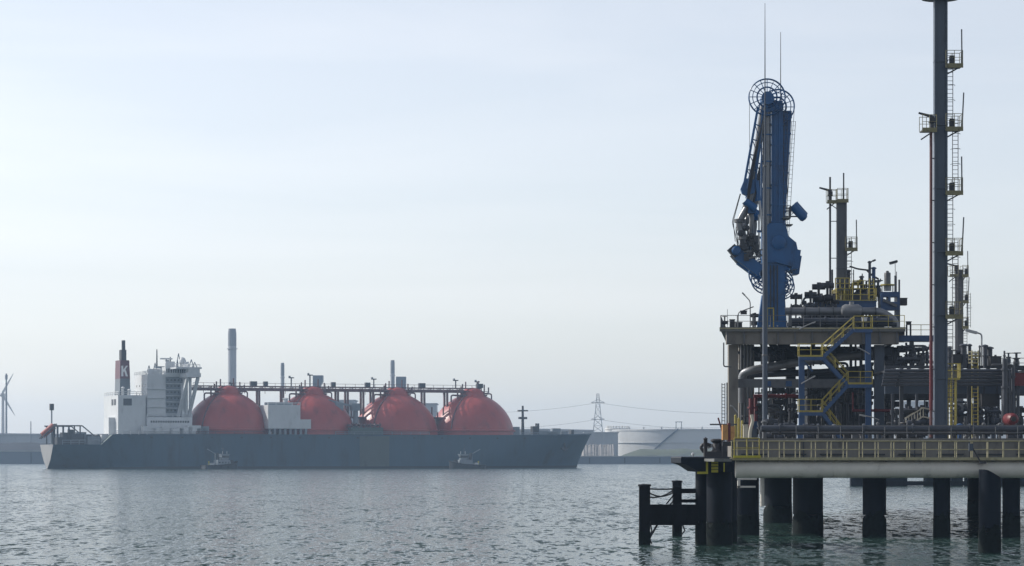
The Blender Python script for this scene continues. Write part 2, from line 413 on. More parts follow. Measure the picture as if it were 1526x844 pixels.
def boiler_tower(px0, px1, ytop, Y, label, taper):
    a, b = at(px0, ytop, Y), at(px1, ytop, Y); w = b.x-a.x; h = a.z-4.6
    t = thing('boiler_tower', label, 'tower', (a.x, Y, 4.6))
    MB().prism([(0, 0), (w*(1-taper), 0), (w*(1-taper), h-12), (w, h-5), (w, h), (0, h)], 0, 14).build('cladding', 'cladding_dark', t, False)
    MB().box(-3.2, -2.2, 3, 4, 0, h).build('duct', 'chimney_dark', t, False)
    for k in range(3): MB().box(-2.2, 0, 3.2, 3.8, h*(0.35+0.25*k), h*(0.35+0.25*k)+0.6).build('bracket', 'chimney_dark', t, False)
boiler_tower(466, 480.5, 559.5, 2280, 'dark boiler tower with a sloped side behind the second red tank', 0.45)
boiler_tower(590, 604.5, 561.5, 2280, 'square dark boiler tower beside the thin chimney', 0.0)

# wind turbine and thin far masts
def turbine():
    Y = 2700; p = at(4.2, 589, Y); hub = p.z
    t = thing('wind_turbine', 'white wind turbine with three blades at the left edge', 'wind turbine', (p.x, Y, 4.6))
    h = hub-4.6; MB().lathe([(2.1, 0), (1.3, h-1.2)], n=18).build('tower', 'tank_pale', t)
    MB().box(-1.6, 1.6, -3.4, 5, h-1.6, h+1.7).build('nacelle', 'tank_pale', t)
    hb = MB().lathe([(0.01, -5.2), (1.1, -4.8), (1.5, -3.4)], (0, 0, h), 14, 'y').build('hub', 'tank_pale', t)
    for a in (62, 182, -58):
        c, s = math.cos(R(a)), math.sin(R(a)); L = 24.5; pts = []
        q = [(0, .7), (3, 1.5), (L*0.3, 1.3), (L*0.7, .8), (L, .2)]
        up = [(d*c - w*s, d*s + w*c + h) for d, w in q]; lo = [(d*c + w*0.5*s, d*s - w*0.5*c + h) for d, w in reversed(q)]
        MB().prism(up+lo, -4.6, -4.1).build('blade', 'tank_pale', hb)
turbine()
def far_mast(px, ytop, Y, r, label, head=True):
    p = at(px, ytop, Y); t = thing('light_mast', label, 'mast', (p.x, Y, 4.6)); h = p.z-4.6
    MB().lathe([(r*1.3, 0), (r*0.9, h)], n=10).build('pole', 'chimney_dark', t)
    if head: MB().lathe([(r*0.9, h-5), (r*1.5, h-4.6), (r*1.5, h-1.4), (r*0.9, h-1)], n=10).build('lamp_head', 'chimney_dark', t)
far_mast(9.4, 557, 2250, 0.75, 'tall dark light mast beside the wind turbine')
far_mast(46, 628, 2180, 0.4, 'thin light mast left of the ship\'s stern', False)

# pylons and their wires
def pylon(px, Y, ytop, label):
    p = at(px, ytop, Y); h = p.z-4.6
    t = thing('power_pylon', label, 'pylon', (p.x, Y, 4.6), 0, 'power line across the far shore')
    hw = lambda z: 5.2*(1-z/h)**1.15 + 0.9
    m = MB(); zs = [h*(1-(1-i/9)**1.25) for i in range(10)]; zs = [h*i/10 for i in range(11)]
    for sx in (-1, 1):
        for sy in (-1, 1):
            for z0, z1 in zip(zs, zs[1:]): m.bar((sx*hw(z0), sy*hw(z0), z0), (sx*hw(z1), sy*hw(z1), z1), 0.36)
    m.build('tower_leg', 'cladding', t); m = MB()
    for i, (z0, z1) in enumerate(zip(zs, zs[1:])):
        for sy in (-1, 1):
            m.bar((-hw(z0), sy*hw(z0), z0), (hw(z1), sy*hw(z1), z1), 0.2); m.bar((hw(z0), sy*hw(z0), z0), (-hw(z1), sy*hw(z1), z1), 0.2)
            m.bar((-hw(z1), sy*hw(z1), z1), (hw(z1), sy*hw(z1), z1), 0.2)
    m.build('lattice', 'cladding', t)
    for f in (0.60, 0.86):
        a = MB(); z = h*f; a.bar((-5.4, 0, z), (5.4, 0, z), 0.5); a.bar((-5.4, 0, z), (0, 0, z+2.6), 0.3); a.bar((5.4, 0, z), (0, 0, z+2.6), 0.3); a.build('cross_arm', 'cladding', t)
    return p.x, Y, h
py1 = pylon(891, 2150, 587, 'steel lattice power pylon standing right of the ship\'s bow')
py0 = pylon(556, 2250, 590, 'lattice power pylon mostly hidden behind the third red tank')
py2 = pylon(1262, 2050+140, 592, 'lattice power pylon hidden behind the jetty\'s staircase')
n_w = 0
for A, B, side in ((py0, py1, 'left'), (py1, py2, 'right')):
    for f, w in ((0.60, 'lower'), (0.86, 'upper')):
        pts = []
        for i in range(25):
            u = i/24; x = A[0]*(1-u)+B[0]*u; y = A[1]*(1-u)+B[1]*u
            pts.append((x, y, 4.6 + (A[2]*(1-u)+B[2]*u)*f - 7.5*4*u*(1-u)))
        tag(MB().path(pts, 0.09, 5).build('power_cable', 'wire'), f'{w} power cable hanging {side} of the pylon by the bow', 'cable', 'power line across the far shore')

# ------------------------------------------------------------------ the gas carrier
YAW = R(22); OY = 1300.0; OX = (468-763)/FPX*OY
ship = thing('gas_carrier', 'large grey gas carrier with four red spherical tanks', 'ship', (OX, OY, 0), YAW)
cs, sn = math.cos(YAW), math.sin(YAW)
def S(px, py, ly):
    u = (px-763)/FPX; lx = (u*(OY+ly*cs) - OX + ly*sn)/(cs-u*sn)
    return Vector((lx, ly, CAMZ + (HZ-py)*(OY+lx*sn+ly*cs)/FPX))
HB = 23.0
x_st = S(79, 660, -13).x; x_bow = S(880, 648, 0).x; x_wl = S(858, 697, 0).x; L = x_bow-x_st
x_step = S(162, 655, -HB).x
DECK = 15.9
def deck_z(x):
    if x < x_step-2.5: return 11.3
    if x < x_step+2.5: return 11.3 + (DECK-11.3)*(x-x_step+2.5)/5.0
    return DECK + max(0, (x-(x_bow-75))/75)**2*1.0
def half(x, t):
    """half breadth, t from 0 (keel line) to 1 (deck)"""
    s = (x-x_st)/L; b = HB
    if s < 0.22:
        q = s/0.22; bd = 14.0 + (HB-14.0)*math.sin(q*math.pi/2)**0.8; bw = HB*max(0.03, math.sin(q*math.pi/2))**1.1
        b = bw + (bd-bw)*min(1, max(0, t*1.25-0.25))**0.55
    else:
        stem = x_wl + (x_bow-x_wl)*t**1.25; f0 = stem - (86 - 26*t)
        if x > f0:
            q = min(1, (x-f0)/(stem-f0)); b = HB*max(0.0, 1-q**(2.0+1.4*t))**(0.95-0.25*t)
    return max(b, 0.06)
xs = [x_st + L*s for s in [0, .008, .02, .04, .06, .08, .1, .125, .15, .18, .22, .3, .45, .6, .68, .72, .76, .8, .84, .87, .9, .92, .94, .955, .97, .98, .988, .994, 1.0]] + [x_step-2.6, x_step-2.4, x_step, x_step+2.4, x_step+2.6]
xs = sorted(xs); LV = [0, .12, .25, .4, .55, .7, .85, 1.0]
m = MB(); nl = len(LV)
for sgn in (-1, 1):
    o = len(m.v)
    for x in xs:
        zd = deck_z(x)
        for t in LV:
            z = -1.5 + (zd+1.5)*t; b = half(x, t); X = x
            stem = x_wl + (x_bow-x_wl)*t**1.25
            if x > stem: X = stem
            s = (x-x_st)/L
            if s < 0.03: X = x + (1-t)**1.3*0.3*(1-s/0.03)         # raked counter
            m.v.append((X, sgn*b, z))
    for i in range(len(xs)-1):
        for j in range(nl-1):
            a = o+i*nl+j; m.f.append((a, a+nl, a+nl+1, a+1))
hull = m.build('hull', 'hull_paint', ship)
# dark boot-top band at the waterline
m = MB()
for sgn in (-1, 1):
    o = len(m.v); tt = (0.09, 0.15)
    for x in xs:
        zd = deck_z(x)
        for t in tt: m.v.append((min(x, x_wl+(x_bow-x_wl)*t**1.25)+0.02, sgn*(half(x, t)+0.07), -1.5+(zd+1.5)*t))
    for i in range(len(xs)-1): a = o+2*i; m.f.append((a, a+2, a+3, a+1))
m.build('boot_top', 'tug_black', hull)
m = MB(); xd = [x for x in xs if x > x_step+2.5 and x < x_bow-0.5]
for sgn in (-1, 1):
    for a, b in zip(xd, xd[1:]): m.bar((a, sgn*half(a, 1), deck_z(a)+0.1), (b, sgn*half(b, 1), deck_z(b)+0.1), 0.5, 0.5)
m.build('rubbing_strake', 'hull_paint', hull)
m = MB(); tr = [(sg*half(x_st, t), -1.5+(12.8)*t, x_st-0.25+(1-t)**1.3*0.3) for sg in (-1,) for t in LV]
pl = [(x, y, z) for y, z, x in tr] + [(x, -y, z) for y, z, x in reversed(tr)]
k = len(pl); pl2 = [(x+0.2, y, z) for x, y, z in pl]
m.addv(pl+pl2, [tuple(range(k)), tuple(range(2*k-1, k-1, -1))] + [(i, i+k, (i+1)%k+k, (i+1)%k) for i in range(k)])
m.build('transom', 'transom_sunlit', hull)
m = MB(); deck = [(x, half(x, 1)) for x in xs]
for (x0, b0), (x1, b1) in zip(deck, deck[1:]):
    if x1-x0 > 0.01: m.addv([(x0,-b0,deck_z(x0)-0.05),(x1,-b1,deck_z(x1)-0.05),(x1,b1,deck_z(x1)-0.05),(x0,b0,deck_z(x0)-0.05)], [(0,1,2,3)])
m.build('deck', 'deck_green', hull)
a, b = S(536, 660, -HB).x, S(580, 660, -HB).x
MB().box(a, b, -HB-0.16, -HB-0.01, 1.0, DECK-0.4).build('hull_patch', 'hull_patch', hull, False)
MB().box(S(770,0,-HB).x, S(800,0,-HB).x, -0.2, 0.2, -1, 0).build('bilge_keel', 'hull_paint', hull, False)
# draft marks / scuppers: thin vertical weld lines along the parallel body
for i in range(9):
    x = x_st + L*(0.25 + 0.045*i*1.2)
    MB().box(x-0.12, x+0.12, -HB-0.06, -HB+0.02, 0.3, DECK-0.3).build('weld_seam', 'hull_paint', hull, False)
an = S(838, 660, -14); yb = -half(an.x, 0.75)-0.3
MB().box(an.x-0.4, an.x+0.4, yb-0.5, yb+0.4, 9.0, 12.6).build('anchor', 'soot', hull, False); MB().prism([(an.x-1.8, 9.6), (an.x, 8.4), (an.x+1.8, 9.6), (an.x+1.4, 10.3), (an.x-1.4, 10.3)], yb-0.5, yb+0.3).build('anchor_fluke', 'soot', hull, False)
for i in range(14):
    x = x_st+L*(0.16+0.052*i); MB().box(x-0.5, x+0.5, -half(x, 0.97)-0.05, -half(x, 0.97)+0.2, DECK-1.5, DECK-0.9).build('freeing_port', 'soot', hull, False)
# tanks
tank_px = (339, 465, 590, 704); RT = 20.6; tanks = []
for i, px in enumerate(tank_px):
    c = S(px, 649, 0); z0 = 16.6
    prof = [(RT*1.005, DECK-0.2), (RT*1.005, z0)] + [(RT*(1-(k_/22)**1.9)**0.57, z0+RT*k_/22) for k_ in range(1, 22)] + [(0.01, z0+RT)]
    tk = MB().lathe(prof, (c.x, 0, 0), 64).build('spherical_tank', 'tank_red', ship)
    zt = z0+RT
    MB().lathe([(6.5, zt-1.6), (6.0, zt+0.2), (4.4, zt+1.6), (2.2, zt+2.4), (0.01, zt+2.7)], (c.x, 0, 0), 20).build('tank_dome', 'tank_red', tk)
    MB().box(c.x-7.5, c.x+6.2, -4.5, 4.5, zt-1.6, zt-0.9).build('dome_platform', 'pipe_red_brown', tk, False)
    handrail([(c.x-7.5, -4.5, zt-0.9), (c.x+6.2, -4.5, zt-0.9)], tk, 1.6, 0.14, 1.9, 'pipe_red_brown')
    MB().path([(c.x-9, -3, zt-3.2), (c.x-9, -3, zt+0.8), (c.x-3, -3, zt+0.8), (c.x-3, -3, zt-1)], 0.4, 7, 1.0).build('dome_pipe', 'pipe_red_brown', tk)
    MB().path([(c.x-12, -2, zt-4.6), (c.x-12, -2, zt-1.2), (c.x-8, -2, zt-1.2)], 0.4, 7, 1.0).build('dome_pipe', 'pipe_red_brown', tk)
    MB().path([(c.x+9, -3, zt-3.4), (c.x+9, -3, zt-0.4), (c.x+4, -3, zt-0.4)], 0.35, 7, 1.0).build('dome_pipe', 'pipe_red_brown', tk)
    for dx, dy, h in ((2.4, -2, 5.2), (-3.2, 1, 4.8), (5.6, -1.8, 3.4), (-6.0, -2, 3.6), (-7.2, -3, 2.4), (7.4, -3, 2.0)):
        MB().tube((c.x+dx, dy, zt), (c.x+dx, dy, zt+h+0.8), 0.35, n=8).build('vent_pipe', 'pipe_red_brown', tk)
    MB().lathe([(RT*1.02, z0+1.4), (RT*1.035, z0+1.5), (RT*1.035, z0+2.2), (RT*0.995, z0+2.3)], (c.x, 0, 0), 64).build('weather_skirt', 'tank_red', tk)
    # ladder arc up the starboard quarter of the dome
    pts = [(c.x-RT*(1-(k_/22)**1.9)**0.57*0.79, -RT*(1-(k_/22)**1.9)**0.57*0.63, z0+RT*1.005*k_/22) for k_ in range(3, 22)]
    MB().path(pts, 0.35, 5).build('access_ladder', 'pipe_red_brown', tk)
    tanks.append(c.x)
# pipe bridge along the tank tops
xa, xb = S(286, 587, 0).x, tanks[3]+4; z1, z2 = 37.5, 39.4
br = MB()
for yy in (-2.2, 2.2):
    for z in (z1, z2): br.bar((xa, yy, z), (xb, yy, z), 0.5)
k = int((xb-xa)/5.0)
for i in range(k+1):
    x = xa+(xb-xa)*i/k
    for yy in (-2.2, 2.2):
        br.bar((x, yy, z1), (x, yy, z2), 0.32)
        if i < k: br.bar((x, yy, z1), (x+(xb-xa)/k, yy, z2), 0.22)
    br.bar((x, -2.2, z1), (x, 2.2, z1), 0.3)
    br.bar((x, -2.2, z2), (x, -2.2, z2+1.5), 0.16)
    if i % 2: br.bar((x, -2.2, z1), (x, -2.2, z1-1.6), 0.2)
br.bar((xa, -2.2, z2+1.5), (xb, -2.2, z2+1.5), 0.16)
br = br.build('pipe_bridge', 'pipe_red_brown', ship)
for yy, z, r in ((-1.2, 38.1, 0.45), (0.2, 38.2, 0.6), (1.3, 38.0, 0.4)):
    MB().tube((xa, yy, z), (xb, yy, z), r).build('cargo_pipe', 'pipe_red_brown', br)
for i in range(3):
    xm = (tanks[i]+tanks[i+1])/2
    for dx in ((-6, 6) if i != 1 else (-9, -4, 4, 9)):
        for yy in (-2.0, 2.0): MB().bar((xm+dx, yy, DECK-0.2), (xm+dx, yy, z1), 0.9).build('trestle_leg', 'pipe_red_brown', br, False)
        MB().bar((xm+dx, -2, 26), (xm+dx, 2, 30), 0.5).build('trestle_brace', 'pipe_red_brown', br, False)
    # knee platforms between tanks
    MB().box(xm-8, xm+8, -6, 6, 24.4, 25.1).build('cross_platform', 'pipe_red_brown', br, False)
    for j in range(5):
        MB().tube((xm-6+3*j, -4.5, 25.1), (xm-6+3*j, -4.5, 27.5+(j%2)*2.5), 0.4, n=8).build('standpipe', 'pipe_red_brown', br)
# lamp masts on the pipe bridge
for px, yt in ((434, 564), (462, 560), (557, 566), (679, 568), (711, 570), (345, 573)):
    p = S(px, yt, 0)
    lm = MB().bar((p.x, 0, z2-0.2), (p.x, 0, p.z), 0.5).build('lamp_mast', 'steel_dark', ship, False)
    MB().box(p.x-1.3, p.x+1.3, -0.4, 0.4, p.z, p.z+0.5).build('lamp_bar', 'steel_dark', lm, False)
    MB().box(p.x-1.3, p.x-0.5, -0.6, 0.6, p.z+0.51, p.z+1.2).build('floodlight', 'ship_grey', lm, False)
# small kit on the bridge top
for px, w in ((378, 1.6), (396, 1.0), (548, 1.2), (629, 1.6), (497, 1.0), (715, 1.6)):
    p = S(px, 582, -2); MB().box(p.x-w, p.x+w, -2.6, -0.6, z2+0.26, z2+2.4).build('valve_box', 'steel_dark', br, False)
# cargo machinery house with legs
a, b = S(399, 640, -20), S(459, 640, -20)
hs_ = MB().box(a.x, b.x-4, -20.6, -6, 19.0, 30.2).build('machinery_house', 'ship_white', ship, False)
MB().box(b.x-4.01, b.x+1.5, -20.0, -8, 19.0, 23.4).build('annex', 'ship_white', hs_, False)
MB().box(a.x+2, a.x+14, -15, -8, 30.2, 31.6).build('roof_hatch', 'ship_grey', hs_, False)
MB().lathe([(1.2, 30.2), (1.2, 33.2), (1.7, 33.4), (0.01, 34)], (b.x-9, -13, 0), 12).build('ventilator', 'ship_white', hs_)
for i in range(8):
    x = a.x+1+(b.x-a.x-2)*i/7; MB().box(x-0.5, x+0.5, -20.2, -19.2, DECK-0.2, 19.0).build('support_leg', 'ship_grey', hs_, False)
handrail([(a.x, -20.4, 30.2), (b.x-4, -20.4, 30.2)], hs_, 1.2, 0.12, 4, 'ship_white')
# deck rails, boxes and the manifold with two cranes
a, b = S(292, 649, -22).x, S(392, 649, -22).x
MB().box(a, b, -22.2, -21.6, DECK, DECK+0.5).build('deck_pipe', 'pipe_red_brown', ship, False)
handrail([(a, -22.5, DECK), (b, -22.5, DECK)], ship, 1.6, 0.14, 5, 'pipe_red_brown')
handrail([(S(500,649,-22.5).x, -22.5, DECK), (S(640,649,-22.5).x, -22.5, DECK)], ship, 1.6, 0.14, 5, 'ship_grey')
handrail([(S(766,649,-21).x, -20.5, DECK), (S(838,649,-17).x, -16, DECK+0.4)], ship, 1.4, 0.13, 5, 'ship_grey')
mf = MB().box(S(520,0,-17).x, S(566,0,-17).x, -22, -13, DECK, DECK+3.8).build('manifold_platform', 'deck_green', ship, False)
for i in range(7):
    x = S(523+7*i, 0, -20).x; MB().tube((x, -21.8, DECK+5.0), (x, -10, DECK+5.0), 0.55, n=10).build('manifold_pipe', 'pipe_red_brown', mf)
    MB().tube((x, -21.2, DECK+3.8), (x, -21.2, DECK+6.0), 0.3, n=8).build('valve_stem', 'steel_dark', mf)
for px in (505, 530):
    p = S(px, 610, -10); cr = MB().lathe([(1.5, DECK), (1.2, DECK+12)], (p.x, -10, 0), 12).build('deck_crane', 'ship_grey', ship)
    MB().box(p.x-2.4, p.x+1.6, -12, -8, DECK+12, DECK+15.5).build('cab', 'ship_grey', cr, False)
    MB().bar((p.x+1, -10, DECK+13.5), (p.x-14, -10, DECK+17), 0.9).build('jib', 'ship_grey', cr, False)
# foremast and forecastle gear
p = S(779, 605, 0)
fm = MB().lathe([(0.9, DECK), (0.5, p.z)], (p.x, 0, 0), 10).build('foremast', 'steel_dark', ship)
MB().box(p.x-2.6, p.x+2.6, -0.6, 0.6, p.z-2.8, p.z-2.1).build('yard', 'steel_dark', fm, False)
MB().box(p.x-2.2, p.x+2.2, -0.6, 0.6, DECK+8.5, DECK+9.6).build('platform', 'steel_dark', fm, False)
for px, w, h in ((766, 2.2, 4.4), (795, 1.2, 4.6), (800, 0.5, 6), (808, 2.4, 2.4), (818, 1.6, 2.0), (827, 2.2, 3.4), (840, 1.4, 1.8), (851, 0.7, 2.4), (815, 4.5, 1.3)):
    q = S(px, 649, -6); MB().box(q.x-w, q.x+w, -8, -5, deck_z(q.x), deck_z(q.x)+h).build('mooring_winch', 'ship_grey' if w > 1.3 else 'steel_dark', ship, False)
# poop: mooring deck frame, winches, lifeboat on its ramp, ensign mast
PZ = 11.3
xa, xb = S(66, 637, -13).x+2, S(124, 637, -15).x
zt = 20.0
for yy in (-13, 10):
    fr = MB()
    fr.bar((xa+3, yy, zt), (xb, yy, zt), 0.6)
    for i in range(5): fr.bar((xa+4+(xb-xa-5)*i/4, yy, PZ), (xa+4+(xb-xa-5)*i/4, yy, zt), 0.55)
    fr.bar((xb, yy, zt), (xb+7, yy, PZ+3), 0.5)
    fr.build('awning_frame', 'steel_dark', ship, False)
for i, (px, w, h, mt) in enumerate(((90, 2.0, 3.4, 'steel_dark'), (98, 2.0, 5.6, 'steel_dark'), (107, 1.4, 7.0, 'steel_dark'), (114, 3.0, 5.0, 'steel_dark'), (121, 2.2, 5.8, 'ship_grey'), (130, 2.4, 4.6, 'steel_dark'), (138, 3.0, 3.8, 'ship_grey'), (147, 2.6, 4.4, 'steel_dark'), (154, 2.6, 5.0, 'ship_grey'))):
    q = S(px, 655, -11); MB().box(q.x-w, q.x+w, -14+i%3*2, -8, PZ-0.02, PZ+h).build('winch', mt, ship, False)
handrail([(x_st+4, -14.8, PZ), (S(118,0,-20).x, -20.0, PZ), (x_step-4, -22.3, PZ)], ship, 2.0, 0.16, 4, 'ship_grey')
lb0, lb1 = S(63, 654, -5), S(80, 632, -5)
lb = MB().tube(lb0+Vector((0,0,1.5)), lb1+Vector((0,0,-1.0)), 1.5, 1.7, 12).build('lifeboat', 'lifeboat_red', ship)
rm = MB(); rm.bar(lb0+Vector((-1,1.8,0)), lb1+Vector((1,1.8,0)), 0.6); rm.bar(lb0+Vector((-1,-1.8,0)), lb1+Vector((1,-1.8,0)), 0.6)
rm.bar((lb1.x, -6.8, PZ), (lb1.x, -6.8, lb1.z), 0.7); rm.bar((lb1.x, -3.2, PZ), (lb1.x, -3.2, lb1.z), 0.7)
rm.build('lifeboat_ramp', 'steel_dark', lb, False)
q = S(77, 602, -4); es = MB().tube((q.x, -4, PZ), (q.x, -4, q.z), 0.45, 0.3, 8).build('ensign_mast', 'ship_grey', ship)
MB().box(q.x-0.9, q.x+0.9, -4.9, -3.1, q.z-3, q.z).build('light_box', 'steel_dark', es, False)
# engine casing and accommodation
a, b = S(176, 590, -14), S(217, 590, -14)
cz = S(180, 589, -14).z
cas = MB().box(a.x, b.x, -14, 14, 15.6, cz).build('engine_casing', 'ship_white', ship, False)
MB().box(a.x-8, a.x-0.01, -15, 13, PZ-0.05, 15.9).build('aft_house', 'ship_white', ship, False)
MB().box(a.x-3.0, a.x-0.012, -8, 2, 16, 24).build('escape_trunk', 'ship_white', cas, False)
for dx in (4.5, 11.5, 18.5, 25):
    if a.x+dx+3 < b.x: MB().box(a.x+dx-2, a.x+dx+2, -14.12, -13.9, cz-4.8, cz-1.6).build('louvre', 'steel_dark', cas, False)
for dy in (-8, -3):
    MB().box(a.x-0.12, a.x+0.1, dy-1.7, dy+1.7, cz-4.6, cz-1.8).build('louvre', 'steel_dark', cas, False)
handrail([(a.x+0.3, 13.6, cz), (a.x+0.3, -13.7, cz), (b.x, -13.7, cz)], cas, 1.6, 0.14, 4, 'ship_white')
for dx, h in ((3, 3.2), (6, 2.2), (-0.2+20, 3)):
    MB().lathe([(0.6, 0), (0.6, h), (1.1, h+0.2), (0.01, h+0.9)], (a.x+dx, -11, cz), 10).build('ventilator', 'ship_white', cas)
f0, f1 = S(179, 590, -4.5), S(192.5, 590, -4.5); fz = S(181, 537, -4.5).z; fm_ = cz+(fz-cz)*0.48
def taper(x0, x1, y0, y1, z0, X0, X1, Y0, Y1, z1):
    return MB().addv([(x0,y0,z0),(x1,y0,z0),(x1,y1,z0),(x0,y1,z0),(X0,Y0,z1),(X1,Y0,z1),(X1,Y1,z1),(X0,Y1,z1)], [(3,2,1,0),(4,5,6,7),(0,1,5,4),(1,2,6,5),(2,3,7,6),(3,0,4,7)])
FW = f1.x-f0.x
fun = taper(f0.x-0.3, f1.x+0.5, -5, 5, cz, f0.x-0.1, f1.x+0.3, -4.9, 4.9, fm_).build('funnel', 'funnel_grey', ship, False)
taper(f0.x-0.15, f1.x+0.35, -4.95, 4.95, fm_, f0.x, f1.x, -4.75, 4.75, fz).build('funnel_band', 'funnel_red', fun, False)
MB().box(f0.x+1.2, f0.x+1.2+FW*0.55, -2.2, 2.2, fz, fz+5).build('uptake', 'soot', fun, False)
MB().tube((f0.x+2.6, -0.4, fz+5), (f0.x+2.6, -0.4, fz+9.5), 0.9, n=10).build('exhaust_pipe', 'soot', fun)
kx, kz, kh = f0.x+0.5, fz-7.6, 5.0
m = MB(); yk = -5.02
m.prism([(kx, kz), (kx+0.9, kz), (kx+0.9, kz+kh), (kx, kz+kh)], yk, yk+0.45)
m.prism([(kx+0.85, kz+kh*0.36), (kx+0.85, kz+kh*0.58), (kx+2.2, kz+kh), (kx+3.1, kz+kh)], yk, yk+0.45)
m.prism([(kx+1.3, kz+kh*0.52), (kx+2.0, kz+kh*0.66), (kx+3.1, kz), (kx+2.1, kz)], yk, yk+0.45)
m.build('funnel_letter', 'letter_white', fun, False)
# accommodation: aft white block, main tower, bridge with wings and struts
a, b = S(231, 560, -11), S(246, 560, -11)
MB().box(S(217,0,-13).x+0.02, S(284,0,-13).x, -16, 16, 15.8, 24.2).build('lower_house', 'ship_white', ship, False)
z58 = S(225, 558, -11).z
MB().box(a.x-4, b.x, -12, 12, 24.2, z58).build('aft_accommodation', 'ship_white', ship, False)
lh = bpy.data.objects['lower_house']; ah = bpy.data.objects['aft_accommodation']
xa_, xb_ = S(217,0,-13).x, S(284,0,-13).x
for i in range(16):
    xw = xa_+2+(xb_-xa_-4)*i/15
    for z in (18.2, 21.6): MB().box(xw-0.4, xw+0.4, -16.1, -15.9, z, z+0.9).build('window', 'glass_dark', lh, False)
for lv in range(4):
    z = 26+lv*4.2
    for i in range(4): MB().box(a.x-4.1, a.x-3.9, -9+i*5.5, -8.1+i*5.5, z, z+1.0).build('window', 'glass_dark', ah, False)
    MB().box(a.x-4.6, b.x, -12.9, -12.01, z-1.3, z-1.0).build('deck_edge', 'ship_white', ah, False)
handrail([(a.x-4, 11.8, z58), (a.x-4, -11.8, z58), (b.x, -11.8, z58)], ah, 1.5, 0.14, 3, 'ship_white')
handrail([(xa_, -15.8, 24.2), (xb_, -15.8, 24.2)], lh, 1.5, 0.14, 3, 'ship_white')
x0, x1 = b.x+0.02, S(277, 560, -11).x; zb = S(260, 562, -11).z; zt = S(260, 547, -11).z
acc = MB().box(x0, x1, -10, 10, 24.2, zb).build('accommodation', 'ship_grey', ship, False)  # grey instead of white: the tower's shaded side is put into the colour
for lv in range(6):
    z = 26.6+lv*(zb-26)/6
    MB().box(x0-0.01, x1+0.8, -11.4, -10.01, z-1.1, z-0.75).build('deck_edge', 'ship_white', acc, False)
    for i in range(5):
        xw = x0+1.5+(x1-x0-3)*i/4; MB().box(xw-0.4, xw+0.4, -10.1, -9.9, z+0.4, z+1.2).build('window', 'glass_dark', acc, False)
wx0, wx1 = S(262, 552, -HB).x, S(299, 552, -HB).x
bd = MB().box(x0, wx1-3, -12, 12, zb+0.01, zt).build('bridge', 'ship_white', ship, False)
MB().box(x0+0.4, wx1-2.94, -12.06, 12.06, zb+1.9, zt-0.9).build('bridge_windows', 'glass_dark', bd, False)
for i in range(9):
    xw = x0+1+(wx1-5-x0)*i/8; MB().box(xw-0.15, xw+0.15, -12.12, -11.9, zb+1.8, zt-0.8).build('mullion', 'ship_white', bd, False)
wg = MB().box(wx1-7, wx1, -HB-0.5, HB+0.5, zb-0.4, zb+1.6).build('bridge_wing', 'ship_white', bd, False)
MB().box(wx1-6, wx1-0.5, -HB-0.4, -HB+5, zb+1.6, zb+4.2).build('wing_cab', 'ship_white', bd, False)
handrail([(x0, -12, zt), (wx1-3, -12, zt)], bd, 1.6, 0.14, 3, 'ship_white')
handrail([(wx1-0.3, -HB, zb+4.2), (wx1-6, -HB, zb+4.2), (wx1-6, -12, zb+4.2)], bd, 1.3, 0.12, 3, 'ship_white')
for (pa, qa) in (((wx1-1, -HB+1, zb-0.4), (wx1-3, -12.5, 24.2)), ((wx1-6, -HB+1, zb-0.4), (x0+6, -12.0, 24.4)), ((wx1-6, -HB+3, zb-0.4), (wx1-4, -13, 24.2)), ((x0+8, -12, zb-3), (wx1-6, -14, 24.2))):
    MB().bar(pa, qa, 1.3).build('wing_strut', 'ship_white', bd, False)
for xx in (S(284,0,-10).x-0.9, S(272,0,-10).x): MB().bar((xx, -12.6, 24.2), (xx, -12.6, zb-0.41), 1.1).build('pillar', 'ship_white', bd, False)
# radar mast, aerials, domes on the monkey island
q = S(243, 521, -3); MB().box(x0+2, wx1+0.4, -HB-0.6, 12.4, zt-1.2, zt-0.4).build('bridge_roof', 'ship_white', bd, False); rmst = MB().bar((q.x+2, -3, zt), (q.x+2, -3, q.z-5), 1.6).build('radar_mast', 'ship_grey', bd, False)
MB().box(q.x-4, q.x+8, -4, -2, q.z-9, q.z-8).build('mast_platform', 'ship_grey', rmst, False)
for dx, h in ((-3, 8), (1.5, 3.5), (3.5, 4.5), (7, 3)):
    MB().tube((q.x+dx, -3, q.z-8), (q.x+dx, -3, q.z-8+h), 0.4, 0.25, 7).build('aerial', 'steel_dark', rmst)
MB().bar((q.x-1.5, -3, q.z-4.4), (q.x+4.5, -3, q.z-4.4), 0.7).build('radar_scanner', 'ship_white', rmst, False)
MB().bar((q.x+2, -3, zt), (q.x-3, -3, q.z-8.6), 0.6).build('mast_brace', 'ship_grey', rmst, False)
MB().bar((q.x+2, -3, zt), (q.x+7, -3, q.z-8.6), 0.6).build('mast_brace', 'ship_grey', rmst, False)
for px, yt in ((266, 527), (285, 536), (290, 540), (231, 541), (222, 545)):
    q = S(px, yt, -6); base = zt if px > 235 else z58
    MB().bar((q.x-1.2, -6, base), (q.x, -6, q.z), 0.35).build('aerial_mast', 'ship_grey', bd, False); MB().bar((q.x+1.2, -6, base), (q.x, -6, q.z), 0.35).build('aerial_mast', 'ship_grey', bd, False)
for px in (225, 232, 237, 250, 256, 277):
    q = S(px, 545, -8); MB().box(q.x-1.2, q.x+1.2, -9, -7, (zt if px > 237 else z58), (zt if px > 237 else z58)+2.6).build('deck_locker', 'ship_white', bd, False)
MB().lathe([(0.8, zt), (0.8, zt+1.5), (1.6, zt+2.2), (1.7, zt+3.2), (1.1, zt+4.3), (0.01, zt+4.8)], (S(272,0,-7).x, -7, 0), 14).build('radome', 'ship_white', bd)
